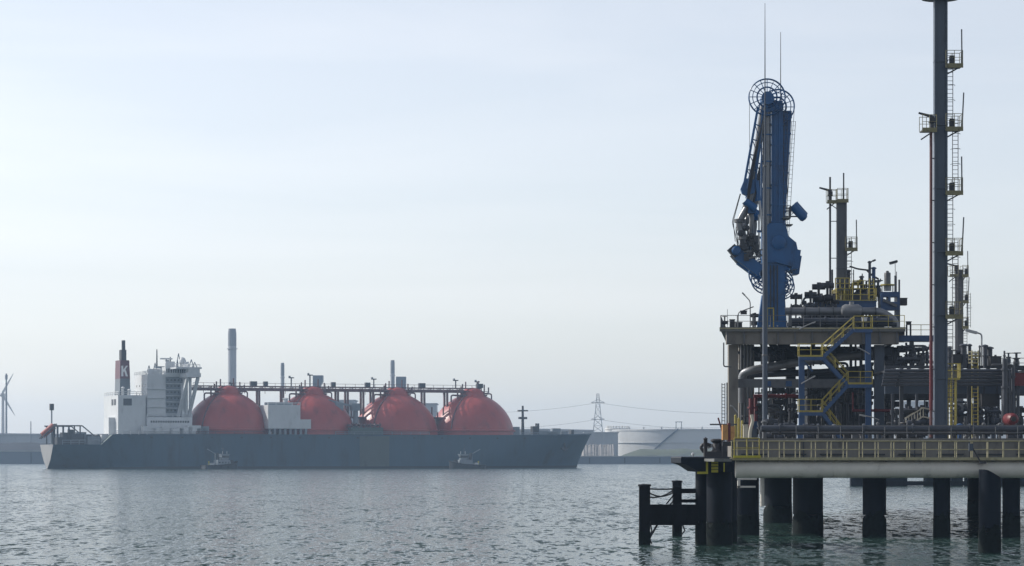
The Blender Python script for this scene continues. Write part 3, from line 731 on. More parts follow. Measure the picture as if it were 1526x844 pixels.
# small lit housings on the upper deck abaft the first tank
for px, w, h in ((222, 3, 4), (236, 4, 3.2), (248, 2.6, 3.6), (262, 3.4, 3.0), (276, 3, 3.6), (289, 3, 4.4), (300, 2.4, 3.0), (306, 1.4, 4)):
    q = S(px, 645, -20); MB().box(q.x-w, q.x+w, -21.5, -17, DECK-0.05, DECK+h).build('deck_house', 'ship_white' if px < 290 else 'ship_grey', ship, False)
handrail([(S(170,0,-22.4).x, -22.4, DECK), (S(292,0,-22.4).x, -22.4, DECK)], ship, 1.7, 0.15, 4, 'ship_white')

# ------------------------------------------------------------------ tugs
def tug(px, label, flip):
    p0 = S(px, 697, -44); w = ship.matrix_basis @ Vector((p0.x, -44, 0)) if False else Vector((OX + p0.x*cs + 44*sn, OY + p0.x*sn - 44*cs, 0))
    t = thing('tugboat', label, 'tugboat', w, YAW + (R(8) if not flip else R(172)), 'tugs alongside the gas carrier')
    m = MB(); st = [(-8.5, 3.0, 1.7), (-7.8, 3.9, 1.7), (-3, 4.3, 1.8), (3, 4.2, 2.2), (6.5, 2.8, 3.0), (8.3, 0.9, 3.5), (8.7, 0.1, 3.6)]
    for sg in (-1, 1):
        o = len(m.v)
        for x, b, z in st:
            m.v += [(x, sg*b*0.85, -0.8), (x, sg*b, z*0.5), (x, sg*b, z)]
        for i in range(len(st)-1):
            for j in range(2): a_ = o+i*3+j; m.f.append((a_, a_+3, a_+4, a_+1))
    for (xa_, ba, za), (xb_, bb, zb_) in zip(st, st[1:]): m.addv([(xa_,-ba,za-0.7),(xb_,-bb,zb_-0.7),(xb_,bb,zb_-0.7),(xa_,ba,za-0.7)], [(0,1,2,3)])
    m.addv([(-8.5,-3*0.85,-0.8),(-8.5,2.55,-0.8),(-8.5,3.0,1.7),(-8.5,-3.0,1.7)], [(0,1,2,3)])
    h = m.build('hull', 'tug_black', t)
    MB().path([(x, -b, z-0.1) for x, b, z in st] + [(x, b, z-0.1) for x, b, z in reversed(st)], 0.28, 6).build('fender', 'rubber', h)
    ho = taper(-2.5, 4.6, -2.6, 2.6, 1.2, -2.2, 4.0, -2.3, 2.3, 4.2).build('deckhouse', 'ship_grey', t, False)
    for i in range(4): MB().box(-1.6+1.5*i, -0.9+1.5*i, -2.6, -2.38, 2.6, 3.3).build('porthole', 'glass_dark', ho, False)
    wh = taper(0.2, 3.4, -1.9, 1.9, 4.2, 0.0, 3.8, -2.0, 2.0, 6.6).build('wheelhouse', 'ship_grey', t, False)
    MB().box(0.1, 3.66, -2.02, 2.02, 5.2, 6.2).build('window_band', 'glass_dark', wh, False)
    MB().box(-0.3, 4.1, -2.2, 2.2, 6.6, 6.9).build('roof', 'ship_grey', wh, False)
    for yy in (-1.5, 1.5): MB().tube((-1.5, yy, 4.2), (-1.9, yy, 7.4), 0.5, 0.4, 10).build('funnel', 'tug_black', t)
    ma = MB().tube((1.6, 0, 6.9), (1.2, 0, 11.5), 0.16, 0.08, 7).build('mast', 'steel_dark', t)
    MB().bar((1.35, -1.2, 9.4), (1.35, 1.2, 9.4), 0.18).build('yard', 'steel_dark', ma, False)
    MB().lathe([(1.0, -1.1), (1.0, -0.8), (0.5, -0.8), (0.5, 0.8), (1.0, 0.8), (1.0, 1.1)], (5.6, 0, 3.2), 12, 'y').build('tow_winch', 'steel_dark', t)
    handrail([(-7.6, -3.5, 1.2), (-3, -3.9, 1.2), (3, -3.8, 1.6)], t, 1.4, 0.09, 1.5, 'ship_grey')
    MB().box(-5.2, -3.4, -1.6, 1.6, 1.1, 2.8).build('aft_locker', 'ship_white', t, False)
    MB().bar((-2.4, 0, 7.0), (-6.4, 0, 9.2), 0.3).build('crane_jib', 'ship_grey', t, False); MB().bar((-2.4, 0, 4.2), (-2.4, 0, 7.1), 0.35).build('crane_post', 'ship_grey', t, False)
    for xx in (0.6, 2.8): MB().tube((xx, -1.4, 6.9), (xx, -1.4, 8.2), 0.12, n=6).build('light_post', 'ship_white', t)
    bo = MB().tube((-5.6, 0, 1.2), (-5.6, 0, 3.6), 0.3, n=8).build('tow_bitt', 'safety_yellow', t)
    for yy in (-3.8, 3.6):
        for xx in (-5, -1.5, 2): MB().lathe([(0.25, -0.12), (0.5, -0.15), (0.5, 0.15), (0.25, 0.12)], (xx, yy*1.12, 1.0), 12, 'y').build('tyre', 'rubber', t)
tug(328, 'small dark tug with white wheelhouse below the first red tank', False)
tug(696, 'small dark tug with white wheelhouse below the foremost red tank', True)
# ------------------------------------------------------------------ jetty: dolphin, walkway, platform
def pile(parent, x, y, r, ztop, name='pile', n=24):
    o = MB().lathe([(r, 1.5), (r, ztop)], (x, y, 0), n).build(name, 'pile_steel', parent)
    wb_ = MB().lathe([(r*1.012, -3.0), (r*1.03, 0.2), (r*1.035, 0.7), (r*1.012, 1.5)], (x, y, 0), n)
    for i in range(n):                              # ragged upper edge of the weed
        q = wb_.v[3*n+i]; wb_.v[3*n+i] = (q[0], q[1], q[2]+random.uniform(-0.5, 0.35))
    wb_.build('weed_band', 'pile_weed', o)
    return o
DZ = 7.05                                       # platform deck level
# --- mooring dolphin
dl = thing('mooring_dolphin', 'black mooring dolphin with flared cap and yellow marks at the walkway end', 'dolphin', (0, 0, 0))
c = at(1072, 680, 180)
pile(dl, c.x, 180, 0.86, 5.0); pile(dl, at(1048, 0, 182).x, 182.2, 0.52, 4.9); pile(dl, at(1083, 0, 184).x+0.3, 185, 0.5, 5.0)
xl, xr = at(1010, 0, 178).x, at(1097, 0, 178).x
m = MB(); m.prism([(xl, 5.83), (xl, 5.50), (xl+0.55, 5.30), (at(1036,0,178).x, 4.90), (xr-0.1, 4.90), (xr, 5.83)], 174.6, 185.6)
cap = m.build('cap', 'pile_steel', dl, False)
MB().box(xl+0.02, xr-0.02, 174.62, 185.58, 5.834, 5.90).build('cap_plate', 'steel_dark', cap, False)
y0 = 174.55
MB().box(at(1040,0,174).x, at(1056,0,174).x, y0-0.06, y0+0.04, 4.78, 4.93).build('yellow_band', 'safety_yellow', cap, False)
MB().box(at(1053,0,174).x, at(1056,0,174).x, y0-0.07, y0+0.04, 4.935, 5.7).build('yellow_band', 'safety_yellow', cap, False)
for k in range(4):
    MB().box(at(1061,0,174).x, at(1071,0,174).x, y0-0.10, y0-0.02, 4.88+0.2*k, 5.04+0.2*k).build('ladder_rung_plate', 'safety_yellow', cap, False)
MB().box(at(1079,0,174).x, at(1081,0,174).x, y0-0.08, y0-0.01, 4.92, 5.5).build('yellow_band', 'safety_yellow', cap, False)
# things that stand on the dolphin
hk = thing('quick_release_hook', 'black mooring hook with motor on top of the dolphin', 'mooring hook', (at(1066,0,178).x, 178, 5.9))
MB().box(-0.75, 0.75, -0.6, 0.6, 0, 0.35).build('base', 'valve_black', hk, False)
MB().lathe([(0.42, 0.35), (0.30, 0.5), (0.26, 0.9), (0.42, 1.05), (0.42, 1.15), (0.2, 1.2)], (0.1, 0, 0), 18).build('capstan', 'valve_black', hk)
MB().path([(-0.75, 0, 0.3), (-1.0, 0, 0.65), (-0.7, 0, 0.9), (-0.3, 0, 0.75)], 0.11, 8, 0.2).build('hook', 'valve_black', hk)
MB().box(0.35, 0.72, -0.3, 0.3, 0.35, 0.95).build('motor', 'steel_dark', hk, False)
MB().bar((-0.5, 0.3, 0.62), (0.42, 0.3, 0.98), 0.2).build('release_lever', 'galv', hk, False)
bl = MB().lathe([(0.13, 0), (0.13, 1.15), (0.16, 1.2), (0.01, 1.3)], n=12).build('bollard_post', 'valve_black'); bl.location = (at(1050.5,0,178).x, 177.5, 5.9); tag(bl, 'slim black post at the left of the dolphin hook', 'post')
wl_ = thing('marker_lamp', 'small white marker lamp near the dolphin cap edge', 'lamp', (at(1032.5,0,178).x, 178, 5.9))
MB().tube((0,0,0), (0,0,0.10), 0.04, n=8).build('stem', 'galv', wl_); MB().lathe([(0.08,0.10),(0.1,0.16),(0.08,0.24),(0.01,0.27)], n=12).build('lens', 'lamp_glass', wl_)
cb = thing('fire_hose_cabinet', 'orange and red covered hose box beside the caged ladder', 'hose box', (at(1083,0,176).x, 176, 5.9))
MB().box(-0.30, 0.05, -0.4, 0.4, 1.1, 2.1).build('cover', 'orange_tarp', cb, False); MB().box(0.06, 0.22, -0.35, 0.35, 1.0, 2.2).build('panel', 'fire_red', cb, False); MB().box(0.23, 0.50, -0.35, 0.35, 1.1, 2.0).build('side_cover', 'orange_tarp', cb, False)
for dx in (-0.25, 0.42): MB().bar((dx, 0, 0), (dx, 0, 1.12), 0.09).build('leg', 'valve_black', cb, False)
MB().box(-0.3, 0.45, -0.2, 0.2, 0.7, 0.99).build('hose_reel', 'valve_black', cb, False)
lt = thing('striped_mast', 'thin ladder mast with a short crossarm left of the column', 'mast', (at(1078,0,179).x, 179, 5.9))
m = MB(); ladder(m, 0, 0, 0, 4.9, 0.20, 'x', 0.03, 0.22); m.build('ladder', 'steel_grey', lt)
MB().bar((-0.9, 0, 2.15), (0.9, 0, 2.15), 0.14, 0.10).build('crossarm', 'steel_grey', lt, False)
MB().bar((-0.35, 0, 2.6), (-0.05, 0, 1.6), 0.1).build('bracket', 'fire_red', lt, False)
MB().tube((0.25, 0.1, 0), (0.25, 0.1, 4.95), 0.045, n=8).build('pole', 'steel_grey', lt)
# --- timber fender frame
ff = thing('fender_frame', 'black timber fender frame standing in the water left of the dolphin', 'fender frame', (0, 0, 0))
p0, p1 = at(960.5, 0, 180), at(1009, 0, 199)
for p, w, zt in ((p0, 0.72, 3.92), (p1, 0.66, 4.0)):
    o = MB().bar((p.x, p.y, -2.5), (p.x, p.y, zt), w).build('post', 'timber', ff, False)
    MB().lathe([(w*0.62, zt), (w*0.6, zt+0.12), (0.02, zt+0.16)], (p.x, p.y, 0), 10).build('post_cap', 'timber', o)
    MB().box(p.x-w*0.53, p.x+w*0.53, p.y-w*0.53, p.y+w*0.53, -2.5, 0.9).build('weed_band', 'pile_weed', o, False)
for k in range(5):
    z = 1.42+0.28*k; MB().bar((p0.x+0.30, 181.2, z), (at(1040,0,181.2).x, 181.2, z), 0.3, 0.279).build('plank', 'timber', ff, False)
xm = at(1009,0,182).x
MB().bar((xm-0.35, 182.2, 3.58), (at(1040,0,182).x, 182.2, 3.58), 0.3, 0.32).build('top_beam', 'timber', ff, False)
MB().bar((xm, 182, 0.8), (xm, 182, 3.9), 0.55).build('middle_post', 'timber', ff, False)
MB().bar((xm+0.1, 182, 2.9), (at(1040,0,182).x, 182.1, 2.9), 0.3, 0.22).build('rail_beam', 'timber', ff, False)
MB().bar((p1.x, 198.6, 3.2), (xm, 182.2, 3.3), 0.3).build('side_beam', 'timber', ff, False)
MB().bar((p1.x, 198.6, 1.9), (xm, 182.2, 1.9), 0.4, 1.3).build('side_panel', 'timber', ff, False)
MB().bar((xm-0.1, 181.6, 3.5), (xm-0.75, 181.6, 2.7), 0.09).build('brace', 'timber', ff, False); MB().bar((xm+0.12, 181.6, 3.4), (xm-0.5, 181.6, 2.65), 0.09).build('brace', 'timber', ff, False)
MB().bar((p0.x+0.95, 181, 1.4), (p0.x+0.3, 180.6, 0.3), 0.1).build('brace', 'timber', ff, False)
def droop(a, b, s, r, n=14):
    a, b = Vector(a), Vector(b); return [tuple(a.lerp(b, i/n) - Vector((0,0,4*s*(i/n)*(1-i/n)))) for i in range(n+1)]
for k, (za, zb_, s) in enumerate(((3.5, 3.5, 0.28), (3.2, 3.65, 0.2), (3.75, 3.72, 0.03))):
    tag(MB().path(droop((p0.x+0.3, 180.4, za), (xm-0.25, 181.9, zb_), s, 0.05), 0.05, 6).build('mooring_rope', 'valve_black'),
        ('lower slack dark rope', 'steeper dark rope', 'taut upper dark rope')[k]+' between the fender frame posts', 'rope', 'ropes on the fender frame')
MB().path([(p0.x+0.38, 180.3, 1.6), (p0.x+0.5, 180.2, 0.9), (p0.x+0.34, 180.2, 0.4), (p0.x+0.5, 180.2, 0.05)], 0.05, 6).build('chain', 'valve_black', ff)
MB().path([(xm+0.3, 181.6, 1.4), (xm+0.5, 181.6, 0.9), (xm+0.25, 181.6, 0.6)], 0.05, 6).build('chain', 'valve_black', ff)

# --- walkway on a big tube
WY = 167.0; X0, X1 = at(1096, 0, WY).x, 66.0
wk = thing('walkway', 'long grey tubular footbridge with yellow handrails in front of the platform', 'footbridge', (0, 0, 0))
seg = [X0 + 6.05*i for i in range(10)] ; zc, tr_ = 5.145, 0.56
for i in range(9):
    sgm = MB().lathe([(tr_*0.97, seg[i]+0.0), (tr_, seg[i]+0.03), (tr_, seg[i+1]-0.03), (tr_*0.97, seg[i+1])], (0, WY, zc), 28, 'x').build('tube_section', 'tube_grey', wk)
    for j in range(4):
        x = seg[i]+0.75+1.5*j; MB().box(x-0.20, x+0.20, WY-0.46, WY-0.40, zc+0.30, zc+0.335).build('bracket_pad', 'galv', sgm, False)
dk = MB().box(X0-0.3, X1, WY-0.78, WY+0.78, 5.72, 5.79).build('deck', 'grating', wk, False)
MB().box(X0-0.3, X1, WY-0.80, WY-0.785, 5.68, 5.86).build('kick_plate', 'rail_pale', dk, False)
MB().box(X0-0.3, X1, WY+0.785, WY+0.80, 5.68, 5.86).build('kick_plate', 'rail_pale', dk, False)
n_s = int((X1-X0)/2.2)
for i in range(n_s): MB().bar((X0+0.5+2.2*i, WY-0.7, 5.66), (X0+0.5+2.2*i, WY+0.7, 5.66), 0.09, 0.11).build('cross_beam', 'steel_grey', dk, False)
for yy, of in ((WY-0.74, 0.0), (WY+0.74, 0.47)):
    handrail([(X0-0.3+of, yy, 5.79), (X1, yy, 5.79)], wk, 1.08, 0.030, 0.98, 'rail_pale')
MB().box(X0-0.2, X0+1.5, WY-1.0, WY-0.85, 5.84, 5.98).build('gate_board', 'safety_yellow', wk, False)
gt = handrail([(X0-0.15, WY-0.92, 5.79), (X0+1.4, WY-0.92, 5.79)], wk, 1.26, 0.035, 0.75, 'rail_yellow')
MB().box(X0-1.4, X0-0.31, WY-1.1, WY+8, 5.60, 5.78).build('landing', 'grating', wk, False)
wp = thing('walkway_pile', 'nearest dark pile with a slanted top in front of the walkway tube', 'pile', (0, 0, 0))
pc = at(1475, 0, 165.6)
pile(wp, pc.x, 165.6, 0.68, 4.55)
m = MB(); n = 20
ring = [(pc.x+0.675*math.cos(2*math.pi*i/n), 165.6+0.675*math.sin(2*math.pi*i/n)) for i in range(n)]
m.addv([(x, y, 4.55) for x, y in ring] + [(x, y, 4.62 + 0.5*max(0, min(1, (pc.x+0.3-x)/0.9+0.35))) for x, y in ring], [tuple(reversed(range(n))), tuple(range(n, 2*n))] + [(i, (i+1)%n, (i+1)%n+n, i+n) for i in range(n)])
m.build('pile_head', 'pile_steel', wp)
MB().bar((pc.x, 165.9, 4.4), (pc.x, 166.8, 4.55), 0.6, 0.25).build('saddle', 'pile_steel', wp, False)
br_ = thing('bracket_lamp', 'small box lamp on a slanted dark bracket at the walkway rail', 'lamp', at(1462, 690, WY-1.0))
MB().bar((0, 0, 0), (-0.55, 0, 0.95), 0.09).build('arm', 'valve_black', br_, False); MB().box(-0.75, -0.5, -0.12, 0.12, 0.75, 1.2).build('head', 'mast_blue_grey', br_, False); MB().box(-0.12, 0.3, -0.1, 0.15, -0.06, 0.1).build('foot', 'valve_black', br_, False)

# --- far jetty seen under the walkway
fj = thing('far_jetty', 'distant low jetty on short piles seen under the walkway', 'jetty', (0, 530, 0))
xa, xb = at(1268, 0, 530).x, 140
MB().box(xa, xb, 0, 8, 2.2, 4.4).build('deck', 'concrete', fj, False)
for i, px in enumerate((1273, 1279, 1284, 1303, 1330, 1345, 1388, 1428, 1449, 1470, 1500, 1530, 1560)):
    w = 1.1 if px > 1300 else 0.5
    MB().box(at(px,0,530).x-w, at(px,0,530).x+w, 1, 3.2, -1.5, 2.2).build('pile', 'pile_steel', fj, False)
MB().box(at(1320,0,530).x, xb, 0.4, 1, 0.1, 1.0).build('waling', 'timber', fj, False)
for px in (1160, 1215, 1240):
    pass

# --- main platform
pf = thing('loading_platform', 'concrete loading platform on dark round piles carrying the steel structure', 'jetty platform', (0, 0, 0))
poly = [(16.15, 198), (75, 198), (75, 312), (41, 312), (27, 276), (18.6, 236)]
MB().slab(poly, 4.75, DZ).build('deck_slab', 'concrete', pf, False)
MB().box(16.1, 75, 197.85, 198.2, DZ+0.003, DZ+0.2).build('kerb', 'concrete', pf, False)
for i in range(14):
    x = 17.4 + 4.1*i; MB().box(x-0.03, x+0.03, 197.94, 197.998, 4.8, DZ-0.02).build('joint_strip', 'steel_dark', pf, False)
for i in range(20):
    x = 16.9+2.9*i; MB().box(x, x+1.9, 197.86, 197.99, 6.02, 6.12).build('cable_tray', 'valve_black', pf, False)
for px, w, y in ((1111, 40, 203), (1159, 42, 240), (1204, 45, 206), (1303, 35, 202.5), (1403.5, 25, 200.2), (1507, 26, 200.5), (1457, 30, 276), (1600, 30, 201), (1700, 30, 204), (1640, 40, 240), (1560, 42, 276)):
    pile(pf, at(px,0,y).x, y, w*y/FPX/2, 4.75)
handrail([(21.0, 198.3, DZ), (75, 198.3, DZ)], pf, 1.15, 0.028, 1.65, 'steel_grey')
# under-deck fittings near the left end
m = at(1100, 716, 199.5)
fb = MB().box(m.x-0.3, m.x+1.2, 197.4, 197.84, 4.2, 4.36).build('service_beam', 'tube_grey', pf, False)
MB().box(m.x-0.2, m.x-0.02, 197.4, 197.8, 3.6, 4.19).build('service_post', 'tube_grey', fb, False); MB().box(m.x-0.2, m.x+1.1, 197.4, 197.75, 3.62, 3.75).build('lower_beam', 'tube_grey', fb, False)
MB().tube((at(1135,0,200).x, 199.5, 2.2), (at(1135,0,200).x, 199.5, 4.75), 0.16, n=10).build('drain_pipe', 'tube_grey', pf)

# --- upper steel structure
UZ = at(0, 489, 235).z
us = thing('loading_structure', 'tall steel and concrete frame with a railed upper deck under the blue arms', 'steel structure', (0, 0, 0))
ux0, ux1 = at(1074, 0, 234).x, at(1348, 0, 234).x
ud = MB().slab([(ux0, 234), (ux1, 234), (ux1+3.5, 258), (ux0+2.4, 258)], UZ-0.30, UZ).build('upper_deck', 'steel_dark', us, False)
MB().box(ux0-0.1, ux1+0.05, 233.84, 233.98, UZ-0.36, UZ+0.02).build('deck_edge', 'grating', ud, False)
MB().box(ux0-0.12, ux1+0.06, 233.80, 233.835, UZ-0.14, UZ-0.04).build('edge_strip', 'rail_pale', ud, False)
g = MB().box(at(1083,0,234).x, at(1340,0,234).x, 234.2, 235.2, UZ-1.45, UZ-0.31).build('front_girder', 'concrete', us, False)
for i in range(11):
    x = at(1084+25.3*i, 0, 234).x; MB().box(x-0.06, x+0.06, 234.05, 234.19, UZ-1.4, UZ-0.37).build('stiffener', 'steel_grey', g, False)
for i in range(7):
    x = ux0+1.2+2.35*i; MB().slab([(x-0.2,235.21),(x+0.2,235.21),(x+2.6,257.5),(x+2.2,257.5)], UZ-1.0, UZ-0.31).build('deck_joist', 'steel_dark', us, False)
MB().box(ux0+2.5, ux1+0.8, 250, 250.6, UZ-2.3, UZ-1.01).build('rear_girder', 'steel_dark', us, False)
handrail([(ux0+2.1, 255, UZ), (ux0, 234.05, UZ), (at(1272,0,234).x, 234.05, UZ)], us, 1.05, 0.028, 1.45, 'steel_grey')
handrail([(at(1300,0,234).x, 234.05, UZ), (ux1, 234.05, UZ), (ux1+3.2, 256, UZ)], us, 1.05, 0.028, 1.45, 'rail_yellow')
def column(px0, px1, Y, z0, z1, material, dep=None, nm='column'):
    a, b = at(px0,0,Y).x, at(px1,0,Y).x; return MB().box(a, b, Y, Y+(dep or (b-a)), z0, z1).build(nm, material, us, False)
column(1086, 1100, 235.3, DZ, UZ-1.46, 'concrete', 1.2)
column(1101.5, 1124, 246, DZ, UZ-1.01, 'concrete', 1.2)
for px in (1105, 1110, 1115, 1120):
    a = at(px, 0, 244.5).x; MB().tube((a, 244.5, DZ), (a, 244.5, UZ-1.0), 0.11, n=10).build('conduit', 'steel_grey', us)
column(1304, 1318, 235.3, DZ, UZ-1.46, 'mast_blue_grey', 0.8); column(1318.5, 1332, 250, DZ, UZ-1.01, 'steel_dark', 0.8)
column(1172, 1186, 249, DZ, UZ-1.01, 'steel_dark', 0.9); column(1236, 1250, 249, DZ, UZ-1.01, 'steel_dark', 0.9)
def beam(px0, px1, y0, y1, Y, material, dep=0.5, nm='beam'):
    a, b = at(px0, y1, Y), at(px1, y0, Y); return MB().box(a.x, b.x, Y, Y+dep, a.z, b.z).build(nm, material, us, False)
bm_ = beam(1100.3, 1303.5, 565, 578, 236, 'steel_grey', 0.5)
for px in (1144, 1175):
    a, b = at(px-4, 576, 235.9), at(px+5, 568, 235.9); MB().box(a.x, b.x, 235.9, 235.99, a.z, b.z).build('blue_plate', 'steel_blue', bm_, False)
beam(1100.3, 1303.5, 551, 561, 244, 'steel_dark', 0.5); beam(1124.5, 1318, 590, 595, 248, 'steel_dark', 0.4); beam(1086, 1330, 520, 531, 247, 'steel_dark', 0.5)
beam(1124.5, 1171.5, 527, 530, 246.5, 'steel_dark', 0.3); beam(1124.5, 1171.5, 536, 539, 246.5, 'steel_dark', 0.3)
beam(1318.3, 1392, 575, 584, 236, 'steel_dark', 0.5); beam(1318.3, 1400, 592, 597, 240, 'steel_dark', 0.5); beam(1330, 1392, 500, 509, 240, 'steel_blue', 1.5, 'access_deck')
column(1090, 1094, 236.6, UZ-3.6, UZ-1.0, 'galv', 0.05, 'drip_pipe')
MB().path([(ux0+0.3, 234.5, UZ-1.3), (ux0+0.3, 234.5, UZ-3.4), (ux0+1.0, 234.5, UZ-3.4)], 0.06, 8, 0.2).build('downpipe', 'steel_grey', us)
for i in range(8):
    x = ux0+2+1.7*i; MB().bar((x, 246, UZ-1.2), (x+1.1, 246, UZ-2.2), 0.18).build('knee_brace', 'steel_dark', us, False)

# --- panelled dark box added behind the stairs for the darkness under the deck
er = thing('shade_box', 'added dark panelled box standing in for shade behind the zigzag staircase', 'shade box', (0, 0, 0))
a, b = at(1203, 0, 247), at(1300, 0, 247)
MB().box(a.x, b.x, 247.3, 252, DZ, UZ-3.4).build('core', 'steel_dark', er, False)
pw = (b.x-a.x)/12; pm = MB().box(0.03, pw-0.03, 0, 0.12, DZ, UZ-3.45).build('panel', 'wall_panel', er, False); pm.location = (a.x, 247.15, 0)
for i in range(1, 12): link('panel', pm.data, er, (a.x+pw*i, 247.15+0.02*(i%2), 0))
MB().box(a.x-0.1, b.x+0.1, 247, 252.2, UZ-3.4, UZ-3.2).build('roof', 'steel_grey', er, False)
MB().box(b.x-2.2, b.x-1.2, 246.98, 247.14, DZ, DZ+2.1).build('door', 'steel_grey', er, False)
for k in range(3): MB().box(a.x+0.5+1.6*k, a.x+1.4+1.6*k, 246.98, 247.14, UZ-5.0, UZ-4.5).build('vent_louvre', 'valve_black', er, False)

# --- zigzag staircase
SY = 231.5
stc = thing('staircase', 'blue zigzag steel staircase with yellow handrails up to the upper deck', 'staircase', (0, 0, 0))
lv = [489.5, 531, 572, 613.5, 650]
xl0, xl1, xr0, xr1 = at(1191,0,SY).x, at(1226,0,SY).x, at(1264,0,SY).x, at(1300,0,SY).x
zL = [at(0, y, SY).z for y in lv]; zL[-1] = DZ
def landing(x0, x1, z, side):
    o = MB().box(x0, x1, SY-0.05, SY+1.05, z-0.08, z).build('landing', 'grating', stc, False)
    MB().box(x0, x1, SY-0.12, SY-0.052, z-0.36, z+0.0).build('edge_beam', 'steel_blue', o, False)
    MB().box(x0, x1, SY-0.135, SY-0.122, z-0.06, z+0.10).build('toe_board', 'rail_yellow', o, False)
    pts = [(x1, SY-0.05, z), (x0, SY-0.05, z), (x0, SY+1.0, z)] if side < 0 else [(x0, SY-0.05, z), (x1, SY-0.05, z), (x1, SY+1.0, z)]
    handrail(pts, stc, 1.05, 0.036, 0.95, 'rail_yellow')
landing(xr0+0.5, xr1, zL[0], 1); landing(xl0, xl1, zL[1], -1); landing(xr0, xr1, zL[2], 1); landing(xl0, xl1, zL[3], -1)
def flight(xa, za, xb, zb_, y0):
    fl = MB().bar((xa, y0-0.0, za-0.12), (xb, y0-0.0, zb_-0.12), 0.07, 0.30).build('flight', 'steel_blue', stc, False)
    MB().bar((xa, y0+0.95, za-0.12), (xb, y0+0.95, zb_-0.12), 0.07, 0.30).build('stringer', 'steel_blue', fl, False)
    n = max(6, int(abs(za-zb_)/0.21)); tm = MB().box(-0.13, 0.13, 0.04, 0.91, -0.02, 0.02).build('tread', 'grating', fl, False)
    for i in range(n):
        u = (i+0.5)/n; p = (xa+(xb-xa)*u, y0, za+(zb_-za)*u)
        if i == 0: tm.location = p
        else: link('tread', tm.data, fl, p)
    for yy in (y0, y0+0.95): handrail([(xa, yy, za), (xb, yy, zb_)], stc, 1.0, 0.036, 1.3, 'rail_yellow')
flight(xr0+0.5, zL[0], xl1, zL[1], SY+0.02); flight(xl1, zL[1], xr0, zL[2], SY+0.04); flight(xr0, zL[2], xl1, zL[3], SY+0.02); flight(xl1, zL[3], xr0-0.2, DZ, SY+0.04)
for x, zt in ((xl0+0.25, zL[1]-0.1), (xr1-0.32, zL[0]-0.1)):
    MB().box(x-0.24, x+0.24, SY+0.2, SY+0.62, DZ, zt).build('post', 'steel_blue', stc, False)
MB().bar((xl0+0.25, SY+0.4, zL[1]-0.2), (xl0+1.2, SY+0.4, zL[1]-1.3), 0.14).build('brace', 'steel_blue', stc, False)

# ------------------------------------------------------------------ loading arms
def spoked_wheel(r, y0, y1, n=16, name='wheel', parent=None, c=(0,0,0), r_in=0.55, thick=0.05):
    c = Vector(c); pts = lambda rr, y: [(c.x+rr*math.cos(2*math.pi*i/36), c.y+y, c.z+rr*math.sin(2*math.pi*i/36)) for i in range(37)]
    w = MB().path(pts(r, y0), thick, 6).build(name, 'arm_blue', parent)
    MB().path(pts(r, y1), thick, 6).build('rim', 'arm_blue', w); MB().path(pts(r*r_in, (y0+y1)/2), thick*1.4, 6).build('inner_rim', 'arm_blue', w)
    MB().path(pts(r*0.80, y0), thick*0.8, 6).build('rim', 'arm_blue', w)
    sm = MB()
    sm.tube((0, y0, r*r_in*0.5), (0, y0, r), thick*0.75, n=5).bar((0, y0, r), (0, y1, r), thick*1.3)
    s0 = sm.build('spoke', 'arm_blue', w); s0.location = c
    for i in range(1, n):
        s = link('spoke', s0.data, w, c); s.rotation_euler = (0, 2*math.pi*i/n, 0)
    MB().tube(c+Vector((0, y0-0.12, 0)), c+Vector((0, y1+0.12, 0)), r*0.30, n=18).build('hub', 'arm_blue', w)
    return w
AK = 236/FPX                                    # metres per photo pixel at the first arm
AX = lambda px: (px-1152)*AK
AZ = lambda py: (HZ-py)*AK + CAMZ - UZ
